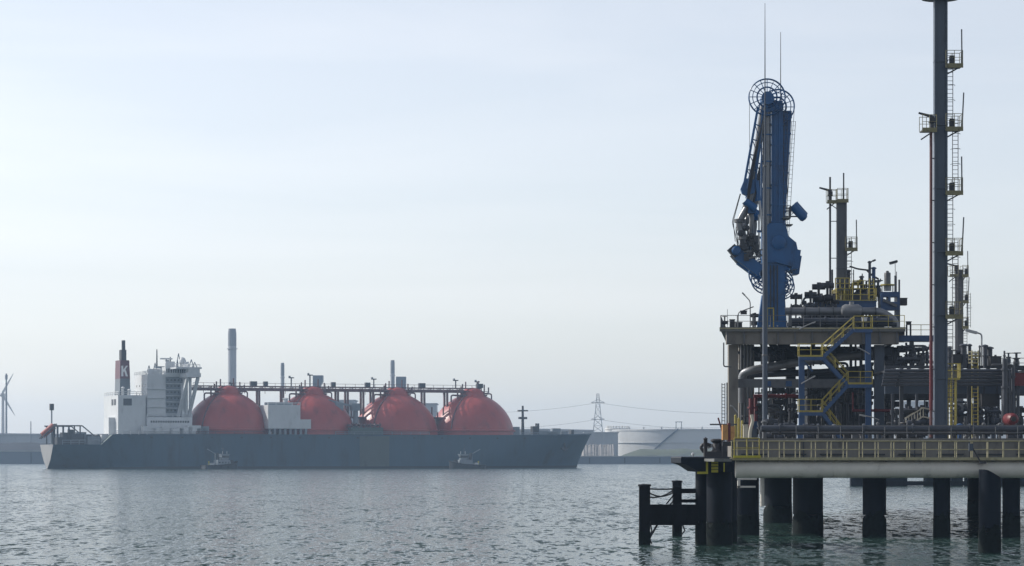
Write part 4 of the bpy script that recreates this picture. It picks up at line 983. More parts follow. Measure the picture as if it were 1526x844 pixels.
def loading_arm(label, loc):
    t = thing('marine_loader', label, 'loading arm', loc, 0, 'blue marine loading arms')
    q = lambda px, py, y=0.0: Vector((AX(px), y, AZ(py)))
    # riser pedestal
    MB().prism([(AX(1137), 0), (AX(1171), 0), (AX(1168), AZ(440)), (AX(1170), AZ(405)), (AX(1172), AZ(392)), (AX(1138), AZ(392)), (AX(1141), AZ(440))], -0.75, 0.75).build('riser', 'arm_blue', t, False)
    MB().prism([(AX(1129), 0), (AX(1136.8), 0), (AX(1139), AZ(440)), (AX(1136), AZ(440))], -0.4, 0.4).build('gusset', 'arm_blue', t, False)
    MB().lathe([(1.25, -0.02), (1.25, 0.14), (1.0, 0.14)], (0, 0, 0), 24).build('base_flange', 'arm_blue', t)
    for i in range(10):
        an = 2*math.pi*i/10; MB().tube((1.12*math.cos(an), 1.12*math.sin(an), 0.14), (1.12*math.cos(an), 1.12*math.sin(an), 0.26), 0.06, n=6).build('bolt', 'galv', t)
    # swivel housing and counterweight beam
    hg = MB().prism([(AX(1136), AZ(392)), (AX(1136), AZ(345)), (AX(1146), AZ(333)), (AX(1170), AZ(333)), (AX(1174), AZ(352)), (AX(1186), AZ(362)), (AX(1189), AZ(376)), (AX(1181), AZ(399)), (AX(1168), AZ(392))], -0.95, 0.85).build('swivel_housing', 'arm_blue', t, False)
    cw = MB().addv([], [])
    d0, d1 = q(1179, 380), q(1191, 392)
    m = MB(); m.prism([(AX(1186), AZ(372)), (AX(1193), AZ(373.5)), (AX(1189), AZ(401)), (AX(1178), AZ(402.5)), (AX(1180), AZ(397))], -1.0, 0.95); m.build('counterweight', 'arm_blue', hg, False)
    MB().prism([(AX(1140), AZ(383)), (AX(1140), AZ(387)), (AX(1176), AZ(397)), (AX(1180), AZ(394))], -1.02, -0.951).build('edge_rib', 'arm_blue', hg, False)
    MB().lathe([(0.5, -1.1), (0.62, -1.05), (0.62, -0.951)], q(1160, 362), 20, 'y').build('bearing_cover', 'arm_blue', hg)
    # inboard arm: box beam beside the product pipe
    ib = MB().box(AX(1150.5), AX(1167), -0.35, 0.45, AZ(345), AZ(150)).build('inboard_arm', 'arm_blue', t, False)
    for py in (160, 185, 215, 245, 275, 305, 330):
        MB().box(AX(1149.8), AX(1167.8), -0.42, 0.52, AZ(py+1.2), AZ(py-1.2)).build('stiffener', 'arm_blue', ib, False)
    MB().bar(q(1155, 335, -0.40), q(1155, 155, -0.40), 0.12).build('web_rib', 'arm_blue', ib, False); MB().bar(q(1162, 335, -0.40), q(1162, 155, -0.40), 0.12).build('web_rib', 'arm_blue', ib, False)
    pp = MB().tube(q(1143.5, 345), q(1143.5, 148), 0.36, n=18).build('product_pipe', 'insul', t)
    for py in (160, 200, 240, 280, 320): MB().lathe([(0.37, -0.06), (0.42, -0.06), (0.42, 0.06), (0.37, 0.06)], q(1143.5, py), 18).build('pipe_clamp', 'arm_blue', pp)
    MB().box(AX(1134.5), AX(1136.5), -0.30, 0.05, AZ(345), AZ(155)).build('side_rail', 'arm_blue', t, False)
    # apex swivel
    ap = MB().tube(q(1144, 147, -0.9), q(1144, 147, 0.9), 0.55, n=22).build('apex_swivel', 'arm_blue', t)
    MB().box(AX(1138), AX(1166), -0.5, 0.5, AZ(165), AZ(150)).build('apex_block', 'arm_blue', ap, False)
    spoked_wheel(27*AK, -0.75, -0.45, 16, 'apex_sheave', t, q(1143, 145))
    # outboard arm folded down on the left
    ob = MB().bar(q(1129.5, 160, -0.62), q(1107, 286, -0.62), 0.20, 0.26, up=(0,1,0)).build('outboard_arm', 'arm_blue', t, False)
    MB().bar(q(1137, 165, -0.62), q(1124, 286, -0.62), 0.16, 0.2, up=(0,1,0)).build('lower_chord', 'arm_blue', ob, False)
    for u in (0.2, 0.38, 0.56, 0.74, 0.9):
        A = q(1129.5, 160, -0.62).lerp(q(1107, 286, -0.62), u); B = q(1137, 165, -0.62).lerp(q(1124, 286, -0.62), u); MB().bar(A, B, 0.1).build('lacing', 'arm_blue', ob, False)
        if u < 0.85:
            C = q(1137, 165, -0.62).lerp(q(1124, 286, -0.62), u+0.17); MB().bar(A, C, 0.07).build('lacing', 'arm_blue', ob, False)
    MB().tube(q(1138, 158, -0.3), q(1119, 292, -0.3), 0.30, n=14).build('outboard_pipe', 'insul', ob)
    MB().tube(q(1131, 215, -0.75), q(1114, 282, -0.75), 0.20, n=10).build('stay_tube', 'arm_blue', ob)
    MB().prism([(AX(1103.5), AZ(282)), (AX(1110), AZ(266)), (AX(1124), AZ(268)), (AX(1124), AZ(288)), (AX(1112), AZ(292)), (AX(1106), AZ(289))], -0.85, -0.2).build('arm_head', 'arm_blue', ob, False)
    # triple swivel and coupler hanging at the outboard end
    sw = MB().path([q(1119, 290, -0.3), q(1116, 305, -0.3), q(1106, 322, -0.3), q(1101, 334, -0.3), q(1108, 352, -0.3), q(1112, 372, -0.3)], 0.30, 14, 0.9).build('triple_swivel', 'insul', t)
    MB().path([q(1110, 300, 0.1), q(1122, 318, 0.1), q(1120, 345, 0.1), q(1116, 372, 0.1)], 0.22, 12, 0.7).build('return_pipe', 'insul', sw)
    for px, py in ((1116, 305), (1103, 329), (1109, 355)): MB().lathe([(0.44, -0.16), (0.5, -0.14), (0.5, 0.14), (0.44, 0.16)], q(px, py, -0.3), 16).build('swivel_flange', 'steel_grey', sw)
    MB().tube(q(1110, 300, -0.8), q(1126, 312, -0.8), 0.34, n=12).build('hydraulic_ram', 'arm_blue', sw)
    MB().box(AX(1112), AX(1126), -0.7, 0.2, AZ(318), AZ(303)).build('link_block', 'arm_blue', sw, False)
    for px, py, r_ in ((1104, 348, 0.28), (1113, 340, 0.24), (1120, 352, 0.26), (1109, 368, 0.36), (1118, 378, 0.3)):
        MB().lathe([(r_*0.6, -0.35), (r_, -0.3), (r_, 0.3), (r_*0.6, 0.35)], q(px, py, -0.5), 12, 'y').build('coupling', 'steel_dark', sw)
    MB().path([q(1103, 289, -0.6), q(1091, 331, -0.6), q(1097, 354, -0.6), q(1100, 372, -0.6)], 0.035, 6, 0.3).build('hose', 'valve_black', sw)
    MB().path([q(1104, 289, -0.4), q(1093, 330, -0.4), q(1096, 360, -0.4)], 0.03, 6, 0.3).build('hose', 'valve_black', sw)
    # style beam to the lower left with its counterweight
    sb = MB().bar(q(1099, 378, -0.2), q(1134, 404, -0.2), 0.9, 1.0).build('drive_arm', 'arm_blue', t, False)
    MB().bar(q(1089.5, 368, -0.2), q(1100, 380, -0.2), 1.0, 0.8).build('drive_block', 'steel_dark', sb, False)
    MB().lathe([(0.3, -1.0), (0.42, -0.9), (0.42, 0.6)], q(1097, 374), 14, 'y').build('drive_pulley', 'arm_blue', sb)
    MB().bar(q(1112, 386, -0.8), q(1140, 380, -0.8), 0.16).build('tie_bar', 'steel_grey', sb, False); MB().bar(q(1108, 376, -0.8), q(1140, 372, -0.8), 0.12).build('tie_bar', 'steel_grey', sb, False)
    spoked_wheel(23*AK, 0.5, 0.8, 16, 'base_sheave', t, q(1141, 407))
    spoked_wheel(19*AK, 0.95, 1.2, 14, 'rear_sheave', t, q(1166, 419))
    # pantograph cables from the apex sheave down to the base sheave
    for px, px2, y in ((1170.5, 1164.5, -0.5), (1117, 1119, -0.5)):
        MB().tube(q(px, 150, y), q(px2, 402, 0.6), 0.022, n=5).build('cable', 'wire', t)
    m = MB(); ladder(m, AX(1171.5), 0.1, AZ(345), AZ(165), 0.34, 'x', 0.022, 0.4); m.build('ladder', 'steel_dark', t)
    # maintenance platform, hoses, ribs and bolts
    mp_ = MB().box(AX(1166), AX(1178), -0.9, 0.9, AZ(326), AZ(324.5)).build('service_platform', 'grating', t, False)
    handrail([(AX(1168), -0.9, AZ(324.5)), (AX(1178), -0.9, AZ(324.5)), (AX(1178), 0.9, AZ(324.5))], mp_, 1.0, 0.03, 0.5, 'steel_dark')
    for py in (402, 420, 438, 456, 474): MB().box(AX(1139.5)-0.05, AX(1169.5)+0.05, -0.8, 0.8, AZ(py+0.9), AZ(py-0.9)).build('riser_rib', 'arm_blue', t, False)
    for dx in (1148, 1153, 1158): MB().tube(q(dx, 478, -0.82), q(dx, 396, -0.82), 0.05, n=6).build('hydraulic_line', 'steel_dark', t)
    for i in range(14):
        an = 2*math.pi*i/14; c_ = q(1160, 362); MB().tube((c_.x+0.72*math.cos(an), -1.0, c_.z+0.72*math.sin(an)), (c_.x+0.72*math.cos(an), -0.94, c_.z+0.72*math.sin(an)), 0.05, n=6).build('bolt', 'arm_blue', hg)
    for k in range(5): MB().path([q(1139-1.5*k, 168+6*k, -0.95), q(1126-2*k, 235+4*k, -1.0), q(1116-1.5*k, 296+6*k, -0.95), q(1111+k, 330+8*k, -0.9), q(1122+3*k, 380, -0.9)], 0.03, 5, 1.2).build('hose', 'valve_black', t)
    MB().tube(q(1131, 300, -0.9), q(1141, 378, -0.9), 0.12, n=10).build('hydraulic_ram', 'galv', t); MB().tube(q(1128, 270, -0.9), q(1131, 300, -0.9), 0.17, n=10).build('ram_body', 'arm_blue', t)
    for px, py, s_ in ((1098, 372, 0.35), (1106, 362, 0.3), (1119, 362, 0.3), (1126, 356, 0.28), (1127, 370, 0.3), (1112, 384, 0.3)):
        MB().box(AX(px)-s_*0.7, AX(px)+s_*0.7, -0.9, -0.4, AZ(py)-s_, AZ(py)+s_).build('valve_block', 'steel_dark', sw, False)
    MB().bar(q(1128, 345, -0.6), q(1136, 345, -0.6), 0.2).build('tie_bar', 'arm_blue', sw, False); MB().bar(q(1131, 320, -0.6), q(1131, 384, -0.6), 0.14).build('guide_rod', 'galv', sw, False)
    return t
a1 = loading_arm('nearer blue loading arm, folded upright, its spoked wheel topmost', (at(1152,0,236).x, 236.6, UZ))
a2 = dup(a1, (at(1154,0,243).x, 243.4, UZ), None, 'farther blue loading arm whose wheel shows right of the nearer one')
lean = 11.5*243/FPX/(AZ(150)-AZ(350))          # the farther arm stands a little out of plumb
def shear(o):
    z0 = o.location.z
    if abs(o.rotation_euler.y) < 1e-6 and o.location.length < 1e-6:
        o.data = o.data.copy()
        for v in o.data.vertices: v.co.x += lean*max(0.0, v.co.z-AZ(350))
    else: o.location.x += lean*max(0.0, z0-AZ(350))
for ch in list(a2.children):
    shear(ch)
    for g_ in list(ch.children): shear(g_)
ac = thing('arm_counterweight', 'slanted blue cylinder pair held out right of the loading arms', 'counterweight', at(1190, 316, 243.2))
MB().tube((-0.55, 0, 0.6), (0.5, 0, -0.55), 0.42, n=16).build('cylinder', 'arm_blue', ac); MB().tube((-0.35, 0.5, 0.75), (0.62, 0.5, -0.35), 0.38, n=14).build('cylinder', 'arm_blue', ac)
MB().lathe([(0.43, -0.1), (0.3, 0.1), (0.01, 0.16)], (0, 0, 0), 12).build('end_cap', 'arm_blue', ac).matrix_local = Matrix.Translation((0.52, 0, -0.58)) @ Matrix.Rotation(R(135), 4, 'Y')
for z in (0.35, 0.1, -0.4): MB().bar((-1.55, 0.2, z), (-0.1, 0.2, z), 0.12).build('support_bar', 'steel_dark', ac, False)
# lightning rods
lm_ = thing('lightning_mast', 'slim tapering grey mast in front of the blue arms, tallest of all', 'mast', (at(1140, 0, 229).x, 229, DZ))
ht = at(0, 5, 229).z-DZ
MB().lathe([(0.26, 0), (0.26, 0.5), (0.23, 0.52), (0.215, ht*0.42), (0.10, ht*0.63), (0.055, ht*0.8), (0.02, ht)], n=14).build('pole', 'mast_blue_grey', lm_)
MB().lathe([(0.42, 0), (0.42, 0.06)], n=14).build('base_plate', 'mast_blue_grey', lm_)
for f in (0.2, 0.42, 0.63): MB().lathe([(0.27*(1-f*0.8)+0.02, ht*f-0.08), (0.27*(1-f*0.8)+0.04, ht*f), (0.27*(1-f*0.8)+0.02, ht*f+0.08)], n=14).build('joint_collar', 'steel_grey', lm_)
r2 = thing('lightning_rod', 'shorter thin rod standing above the farther arm wheel', 'lightning rod', (at(1164,0,243).x, 243.4, at(0,168,243).z))
MB().tube((0,0,0), (0,0,at(0,47,243).z-at(0,168,243).z), 0.05, 0.022, 8).build('rod', 'wire', r2); MB().tube((0,0,-0.3), (0,0,0.4), 0.09, n=8).build('socket', 'steel_dark', r2)
# ------------------------------------------------------------------ fire monitor towers
def basket(parent, x0, x1, y0, y1, z, rail='rail_olive', gate=True):
    o = MB().slab([(x0, y0), (x1, y0), (x1+0.0, y1), (x0, y1)], z-0.10, z).build('platform', 'grating', parent, False)
    MB().box(x0-0.03, x1+0.03, y0-0.04, y0-0.002, z-0.22, z+0.12).build('toe_board', rail, o, False)
    MB().bar((x0, (y0+y1)/2, z-0.7), (x1-0.2, (y0+y1)/2, z-0.12), 0.10).build('bracket', 'steel_dark', o, False)
    handrail([(x0, y0, z), (x1, y0, z), (x1, y1, z), (x0, y1, z)], parent, 1.1, 0.024, 0.62, rail)
    return o
def monitor(parent, x, y, z, s=1.0, material='fire_red', face=-1):
    b = MB().lathe([(0.16*s, 0), (0.16*s, 0.5*s), (0.24*s, 0.52*s), (0.24*s, 0.62*s), (0.15*s, 0.64*s), (0.15*s, 0.95*s)], (x, y, z), 12).build('monitor', material, parent)
    MB().tube((x-face*0.15*s, y, z+0.95*s), (x+face*0.95*s, y, z+1.25*s), 0.12*s, 0.075*s, 10).build('nozzle', material, b)
    MB().box(x-0.2*s, x+0.2*s, y-0.3*s, y-0.16*s, z+0.55*s, z+0.9*s).build('gear_box', 'valve_black', b, False)
    return b
def tower(name, label, px, Y, w, z0, ztop, decks, bx, material, ladder_px, riser=None, gates=True, caged=True):
    """bx: how far the rest platforms reach beyond the mast (m)"""
    x = at(px, 0, Y).x; t = thing(name, label, 'tower', (x, Y, 0), 0, 'fire monitor towers')
    mst = MB().box(-w/2, w/2, -w*0.3, w*0.3, z0, ztop).build('mast', material, t, False)
    for s in (-1, 1): MB().box(s*w/2-0.07, s*w/2+0.07, -w*0.42, w*0.42, z0, ztop).build('flange', material, mst, False)
    MB().box(-w*0.8, w*0.8, -w*0.8, w*0.8, z0, z0+0.12).build('base_plate', material, mst, False)
    k = max(2, int((ztop-z0)/4.8))
    for i in range(1, k): MB().box(-w/2-0.09, w/2+0.09, -w*0.45, w*0.45, z0+(ztop-z0)*i/k-0.05, z0+(ztop-z0)*i/k+0.05).build('splice_plate', material, mst, False)
    zs = [z0] + decks
    for i, z in enumerate(decks):
        basket(t, w/2-0.12, w/2+bx, -0.75, 0.75, z)
        MB().box(w/2+0.25, w/2+0.6, -0.5, 0.1, z+0.15, z+0.75).build('hose_box', 'valve_black' if i % 2 else 'steel_dark', t, False)
        if gates:
            MB().bar((w/2+bx-0.05, -0.7, z), (w/2+bx+0.08*(1 if i % 2 else -1), -0.7, z+2.7), 0.09).build('gate_post', 'steel_grey', t, False)
    for i in range(len(zs)-1):
        xo = w/2+(0.35 if i % 2 == 0 else 0.75)
        m = MB(); ladder(m, xo, 0.25, zs[i], zs[i+1]+1.0, 0.42, 'x', 0.03, 0.32); m.build('ladder', 'steel_grey', t)
        z = zs[i]+2.2
        while z < zs[i+1]-0.2 and caged:
            MB().path([(xo+0.36*math.cos(R(a)), 0.25-0.65*math.sin(R(a))-0.0, z) for a in range(0, 181, 30)], 0.022, 5).build('cage_hoop', 'steel_grey', t); z += 1.15
    if riser:
        rx, rz0, rz1, mt = riser
        rp_ = MB().tube((rx, -0.3, rz0), (rx, -0.3, rz1), 0.12, n=12).build('riser_pipe', mt, t)
        z = rz0+2
        while z < rz1-1: MB().bar((rx, -0.3, z), (-w/2, -0.1, z), 0.07).build('pipe_bracket', 'steel_dark', rp_, False); z += 3.2
        basket(t, rx-0.75, min(rx+0.75, -w/2-0.02), -0.95, 0.6, rz1)
        monitor(t, rx+0.05, -0.3, rz1, 1.05, 'steel_dark')
    return t
TY = 204.0
z_of = lambda y, Y=TY: at(0, y, Y).z
tw = tower('fire_monitor_tower', 'tallest thick dark tower with yellow rest platforms reaching the top edge', 1401.5, TY, 0.84, DZ, z_of(-2),
      [z_of(y) for y in (472, 378, 288, 193, 99)], 1.15, 'mast_blue_grey', 1415, (-0.76, DZ+0.3, z_of(195), 'pipe_red_brown'))
zt = z_of(-2)+0.05
MB().slab([(1.45*math.cos(R(a)), 1.45*math.sin(R(a))) for a in range(0, 360, 15)], zt-0.1, zt).build('top_platform', 'grating', tw, False)
handrail([(1.45*math.cos(R(a)), 1.45*math.sin(R(a)), zt) for a in range(0, 361, 15)], tw, 1.1, 0.03, 0.75, 'rail_yellow'); monitor(tw, 0, 0, zt, 1.3, 'steel_dark')
MB().tube((-0.76, -0.32, z_of(612)), (-0.76, -0.32, z_of(508)), 0.135, n=12).build('riser_sleeve', 'fire_red', tw)
# small tower on the upper deck
Y3 = 249
t3 = tower('fire_monitor_tower', 'slim grey tower on the upper deck right of the blue arms', 1254, Y3, 0.78, UZ+0.02, at(0,300,Y3).z,
      [at(0,372,Y3).z], 0.98, 'steel_grey', 1268, None)
basket(t3, -0.45, 0.55, -0.6, 0.6, at(0,300,Y3).z+0.03); MB().bar((0.2, 0, at(0,300,Y3).z), (0.2, 0, at(0,258,Y3).z), 0.12).build('aerial', 'steel_dark', t3, False)
rx = at(1237,0,Y3).x-at(1254,0,Y3).x; rz = at(0,301,Y3).z
MB().tube((rx, 0, UZ), (rx, 0, rz), 0.10, n=10).build('riser_pipe', 'steel_dark', t3); basket(t3, rx-0.3, rx+0.6, -0.5, 0.5, rz); monitor(t3, rx, 0, rz, 1.05, 'steel_dark'); MB().tube((rx, 0, rz+1.0), (rx, 0, rz+2.3), 0.09, n=8).build('sensor_post', 'steel_dark', t3)
for y in (330, 385): MB().bar((rx, 0, at(0,y,Y3).z), (-0.39, 0, at(0,y,Y3).z), 0.07).build('pipe_bracket', 'steel_dark', t3, False)
MB().bar((rx, 0, at(0,304,Y3).z), (-0.39, 0, at(0,312,Y3).z), 0.07).build('pipe_bracket', 'steel_dark', t3, False)
# farther tower right of the big one
Y4 = 300
t4 = tower('fire_monitor_tower', 'slender far tower just right of the tallest one', 1430.5, Y4, 0.55, DZ, at(0,402,Y4).z, [at(0,488,Y4).z, at(0,450,Y4).z, at(0,411,Y4).z], 0.55, 'steel_grey', 1436, (-0.5, DZ, at(0,411,Y4).z, 'steel_grey'))

# ------------------------------------------------------------------ pipes, valves and kit
def pipe(label, pts, r, material, bend=0.4, name='pipe', n=10, flanges=()):
    P = [at(*p) for p in pts]; o = MB().path(P, r, n, bend).build(name, material); tag(o, label, 'pipe')
    for u in flanges:                             # share of the first run
        c = P[0].lerp(P[1], u); d = (P[1]-P[0]).normalized()
        MB().tube(c-d*0.07, c+d*0.07, r*1.5, n=12).build('flange', material, o)
    return o
def valve(label, p, s=1.0, material='valve_black', top='wheel', group=None, z0=None, axis='x'):
    t = thing('valve', label, 'valve', p, 0, group)
    MB().lathe([(0.16*s, -0.42*s), (0.28*s, -0.42*s), (0.28*s, -0.34*s), (0.17*s, -0.32*s), (0.24*s, -0.12*s), (0.24*s, 0.12*s), (0.17*s, 0.32*s), (0.28*s, 0.34*s), (0.28*s, 0.42*s), (0.16*s, 0.42*s)], n=12, axis=axis).build('body', material, t)
    MB().tube((0,0,0.15*s), (0,0,0.75*s), 0.09*s, n=8).build('bonnet', material, t)
    if top == 'wheel':
        MB().path([(0.34*s*math.cos(R(a)), 0.34*s*math.sin(R(a)), 0.78*s) for a in range(0, 361, 30)], 0.035*s, 5).build('handwheel', material, t); MB().bar((-0.33*s,0,0.78*s), (0.33*s,0,0.78*s), 0.04*s).build('wheel_spoke', material, t, False)
    else:
        MB().tube((-0.45*s,0,0.85*s), (0.45*s,0,0.85*s), 0.2*s, n=12).build('actuator', material, t)
        MB().box(-0.12*s, 0.12*s, -0.28*s, 0.12*s, 0.66*s, 1.15*s).build('switch_box', 'steel_dark', t, False)
    if z0 is not None: MB().bar((0,0,z0-p[2]), (0,0,-0.2*s), 0.12*s).build('stand', material, t, False)
    return t
def lamp(label, base, pts, material='steel_grey', head=(0.5, 0.16), r=0.045, tilt=0.0):
    t = thing('lamp_post', label, 'lamp', base)
    B = Vector(base); L = [Vector(p)-B for p in pts]
    MB().path([(0,0,0)]+[tuple(q) for q in L], r, 8, 0.25).build('post', material, t)
    e = L[-1]; d = (L[-1]-L[-2]).normalized() if len(L) > 1 else Vector((1,0,0)); d.z += tilt
    MB().bar(e-d*0.05, e+d*head[0], 0.28, head[1]).build('lamp_head', material, t, False)
    MB().bar(e-d*0.0+Vector((0,0,-head[1]*0.55)), e+d*head[0]*0.9+Vector((0,0,-head[1]*0.55)), 0.22, 0.03).build('lens', 'lamp_glass', t, False)
    return t
def kit_box(name, label, cat, px0, px1, y0, y1, Y, dep, material, legs=True, zb=None, lid=None, group=None):
    a, b = at(px0, y1, Y), at(px1, y0, Y); t = thing(name, label, cat, (a.x, Y, a.z), 0, group); w, h = b.x-a.x, b.z-a.z
    MB().box(0, w, 0, dep, 0, h).build('body', material, t, False)
    MB().box(-0.04, w+0.04, -0.04, dep+0.04, h+0.003, h+0.06).build('lid', lid or material, t, False)
    MB().box(w*0.15, w*0.85, -0.03, -0.002, h*0.15, h*0.85).build('door', material, t, False)
    if zb is not None and a.z-zb > 0.05:
        for x in (0.08*w, 0.92*w):
            for y in (0.1*dep, 0.9*dep): MB().bar((x, y, zb-a.z), (x, y, 0), 0.1).build('leg', 'steel_dark', t, False)
    return t
def stand(name, label, cat, px, ytop, Y, zb, r, material, cap=True, group=None):
    p = at(px, ytop, Y); t = thing(name, label, cat, (p.x, Y, zb), 0, group); h = p.z-zb
    MB().tube((0,0,0), (0,0,h), r, n=10).build('pipe', material, t)
    MB().lathe([(r*1.5, h*0.55), (r*1.5, h*0.55+0.08)], n=12).build('flange', material, t)
    if cap: MB().lathe([(r*1.55, h), (r*1.55, h+0.1), (r*0.9, h+0.16), (0.01, h+0.2)], n=12).build('cap', material, t)
    return t
# --- upper deck, left: lamps, small monitor, boxes
UY = 236.0
b = at(1118, 489, UY); lamp('bent floodlight post at the left end of the upper deck', (b.x, UY, UZ), [at(1118, 449, UY), at(1109.5, 440, UY)], 'steel_grey', (0.3, 0.1))
b = at(1100, 489, UY+.6); lamp('low arched lamp hanging over the left railing', (b.x, UY+.6, UZ), [at(1100, 466, UY+.6), at(1121, 458, UY+.6)], 'steel_grey', (0.12, 0.08))
kit_box('lamp_housing', 'dark lamp housing under the arched bracket on the upper deck', 'lamp housing', 1104, 1113, 464, 468.5, UY+.6, 0.4, 'valve_black')
stand('gate_post', 'thin railing upright at the far left deck corner', 'post', 1084, 461, UY-1.5, UZ, 0.02, 'steel_grey', False)
kit_box('junction_box', 'dark box on the upper deck left of the lamps', 'box', 1088, 1095, 477, 489, UY+1, 0.6, 'valve_black')
valve('small dark valve at the left corner of the upper deck', at(1080, 481, UY+1.5), 0.7, 'valve_black', 'wheel', None, UZ)
kit_box('junction_box', 'small dark box on a post right of the floodlight', 'box', 1122, 1126, 468, 473, UY+.3, 0.3, 'valve_black', True, UZ)
kit_box('junction_box', 'low wide dark box behind the lamps on the upper deck', 'box', 1096, 1106, 481, 489, UY+1.6, 0.8, 'steel_dark')
valve('dark valve beside the riser foot on the upper deck', at(1125, 482, UY+1.2), 0.8, 'valve_black', 'act', None, UZ)
# yellow-green gate frame by the riser
gf = thing('yellow_gate', 'yellow green gate frame at the foot of the blue riser', 'gate', (at(1146,0,235).x, 235.2, UZ))
for dx in (-0.12, 0.42): MB().bar((dx,0,0), (dx,0,1.75), 0.09).build('post', 'rail_yellow', gf, False)
MB().bar((-0.16,0,1.75), (0.46,0,1.75), 0.09).build('head_bar', 'rail_yellow', gf, False)
# big grey header pipes and vessels along the upper deck
hp = thing('header_pipe', 'long grey insulated header pipe along the upper deck', 'pipe', (0,0,0))
A, B = at(1168, 464, 240), at(1331, 464, 240)
MB().path([(A.x, 240, A.z), (B.x-1.0, 240, B.z), (B.x+0.2, 240, B.z-0.9), (B.x+0.2, 240, UZ)], 0.34, 18, 1.0).build('run', 'insul', hp)
for i in range(7):
    x = A.x+0.6+(B.x-A.x-2.2)*i/6; MB().tube((x-0.06,240,A.z), (x+0.06,240,A.z), 0.42, n=18).build('band', 'steel_grey', hp); MB().bar((x, 240, UZ), (x, 240, A.z-0.4), 0.22).build('saddle', 'steel_dark', hp, False)
ve = thing('filter_vessel', 'short fat grey vessel resting over the header pipe', 'vessel', (at(1269,0,238.6).x, 238.6, at(0,463,238.6).z))
MB().lathe([(0.02, -0.95), (0.40, -0.85), (0.55, -0.6), (0.55, 0.6), (0.40, 0.85), (0.02, 0.95)], n=20, axis='x').build('shell', 'insul', ve)
MB().tube((0,0,0.5), (0,0,0.78), 0.22, n=12).build('manway', 'insul', ve)
for x in (-0.5, 0.5): MB().bar((x,0,UZ-at(0,463,238.6).z), (x,0,-0.4), 0.25).build('saddle', 'steel_dark', ve, False)
pipe('lower dark pipe running behind the upper deck railing', [(1176,478,238), (1330,478,238)], 0.24, 'pipe_dark', 0.3, flanges=(0.1,0.35,0.6,0.85))
pipe('second dark pipe under the grey header on the upper deck', [(1172,484,239), (1336,484,239)], 0.20, 'steel_dark', 0.3, flanges=(0.2,0.5,0.8))
kit_box('control_cabinet', 'wide dark cabinet behind the lower deck pipes', 'cabinet', 1196, 1236, 470, 489, 243, 1.2, 'steel_dark')
kit_box('control_cabinet', 'second wide dark cabinet nearer the yellow platform', 'cabinet', 1240, 1316, 472, 489, 243.5, 1.2, 'steel_dark')
kit_box('instrument_panel', 'small pale instrument panel on the upper deck railing', 'panel', 1175, 1180, 470, 486, 234.6, 0.25, 'steel_grey', True, UZ)
kit_box('junction_box', 'pale small box in the gap of the top landing', 'box', 1285, 1292, 474, 479, 236, 0.3, 'lamp_glass', True, UZ)
# blue beams above
bb = thing('blue_crossbeam', 'long dark blue beam above the grey header pipe', 'beam', (at(1214,0,244).x, 244, at(0,460,244).z))
w = at(1306,0,244).x-at(1214,0,244).x
MB().box(0, w, 0, 0.6, 0, 0.62).build('web', 'steel_blue', bb, False); MB().box(-0.05, w+0.05, -0.12, 0.72, 0.621, 0.70).build('top_flange', 'steel_blue', bb, False); MB().box(-0.05, w+0.05, -0.12, 0.72, -0.08, -0.001).build('bottom_flange', 'steel_blue', bb, False)
for i in range(6): MB().bar((0.2+(w-0.4)*i/5, 0.3, UZ-at(0,460,244).z), (0.2+(w-0.4)*i/5, 0.3, -0.08), 0.3).build('leg', 'steel_dark', bb, False)
# valves and actuators on the left slope
G = 'valve clusters between the blue arms and the yellow platform'
for i, (px, py, s, tp, lab) in enumerate(((1186, 458, 1.1, 'act', 'black actuated valve nearest the blue riser'), (1198, 462, 0.8, 'wheel', 'small black handwheel valve right of the first actuated valve'), (1208, 456, 1.2, 'act', 'black actuated valve left of the stacked valve pair'),
        (1220, 446, 1.3, 'act', 'left one of the tall stacked valve pair'), (1233, 444, 1.3, 'act', 'right one of the tall stacked valve pair'), (1214, 466, 1.0, 'wheel', 'low handwheel valve under the stacked pair'), (1244, 450, 0.9, 'wheel', 'handwheel valve left of the yellow platform'))):
    valve(lab, at(px, py, 241.5+i*0.3), s, 'valve_black', tp, G, UZ)
pipe('thin dark pipe bracket reaching left from the valve stack', [(1197,455,242), (1198,444,242), (1220,443,242)], 0.10, 'pipe_dark', 0.25)
stand('vent_pipe', 'thin vent pipe left of the valve stack', 'pipe', 1195, 438, 242.5, UZ, 0.05, 'steel_grey', False)
pipe('grey pipe climbing behind the valve stack', [(1216,470,245), (1216,440,245), (1226,440,245)], 0.16, 'pipe_dark', 0.3)
pipe('brown grey pipe stub between the stacked valves', [(1226,468,244), (1226,450,244), (1242,450,244)], 0.2, 'steel_grey', 0.3)
# yellow service platform
YP = 246.0
yp = thing('service_platform', 'yellow railed service platform at the foot of the slim grey tower', 'platform', (0,0,0))
z1 = at(0, 449, YP).z; x0, x1 = at(1247,0,YP).x, at(1306,0,YP).x
MB().box(x0, x1, YP, YP+4, z1-0.15, z1).build('deck', 'grating', yp, False); MB().box(x0, x1, YP-0.06, YP-0.005, z1-0.12, z1+0.12).build('toe_board', 'rail_yellow', yp, False)
handrail([(x0, YP+3.5, z1), (x0, YP, z1), (x1, YP, z1), (x1, YP+3.5, z1)], yp, 1.15, 0.045, 0.8, 'rail_yellow')
z2 = at(0, 430, YP).z
MB().box(x0+0.0, at(1268,0,YP).x, YP+1, YP+3, z2-0.12, z2).build('upper_deck', 'grating', yp, False)
handrail([(x0, YP+1, z2), (at(1268,0,YP).x, YP+1, z2)], yp, 1.0, 0.045, 0.5, 'rail_yellow'); handrail([(at(1274,0,YP).x, YP+1.5, z2), (x1, YP+1.5, z2)], yp, 0.8, 0.04, 0.5, 'rail_yellow')
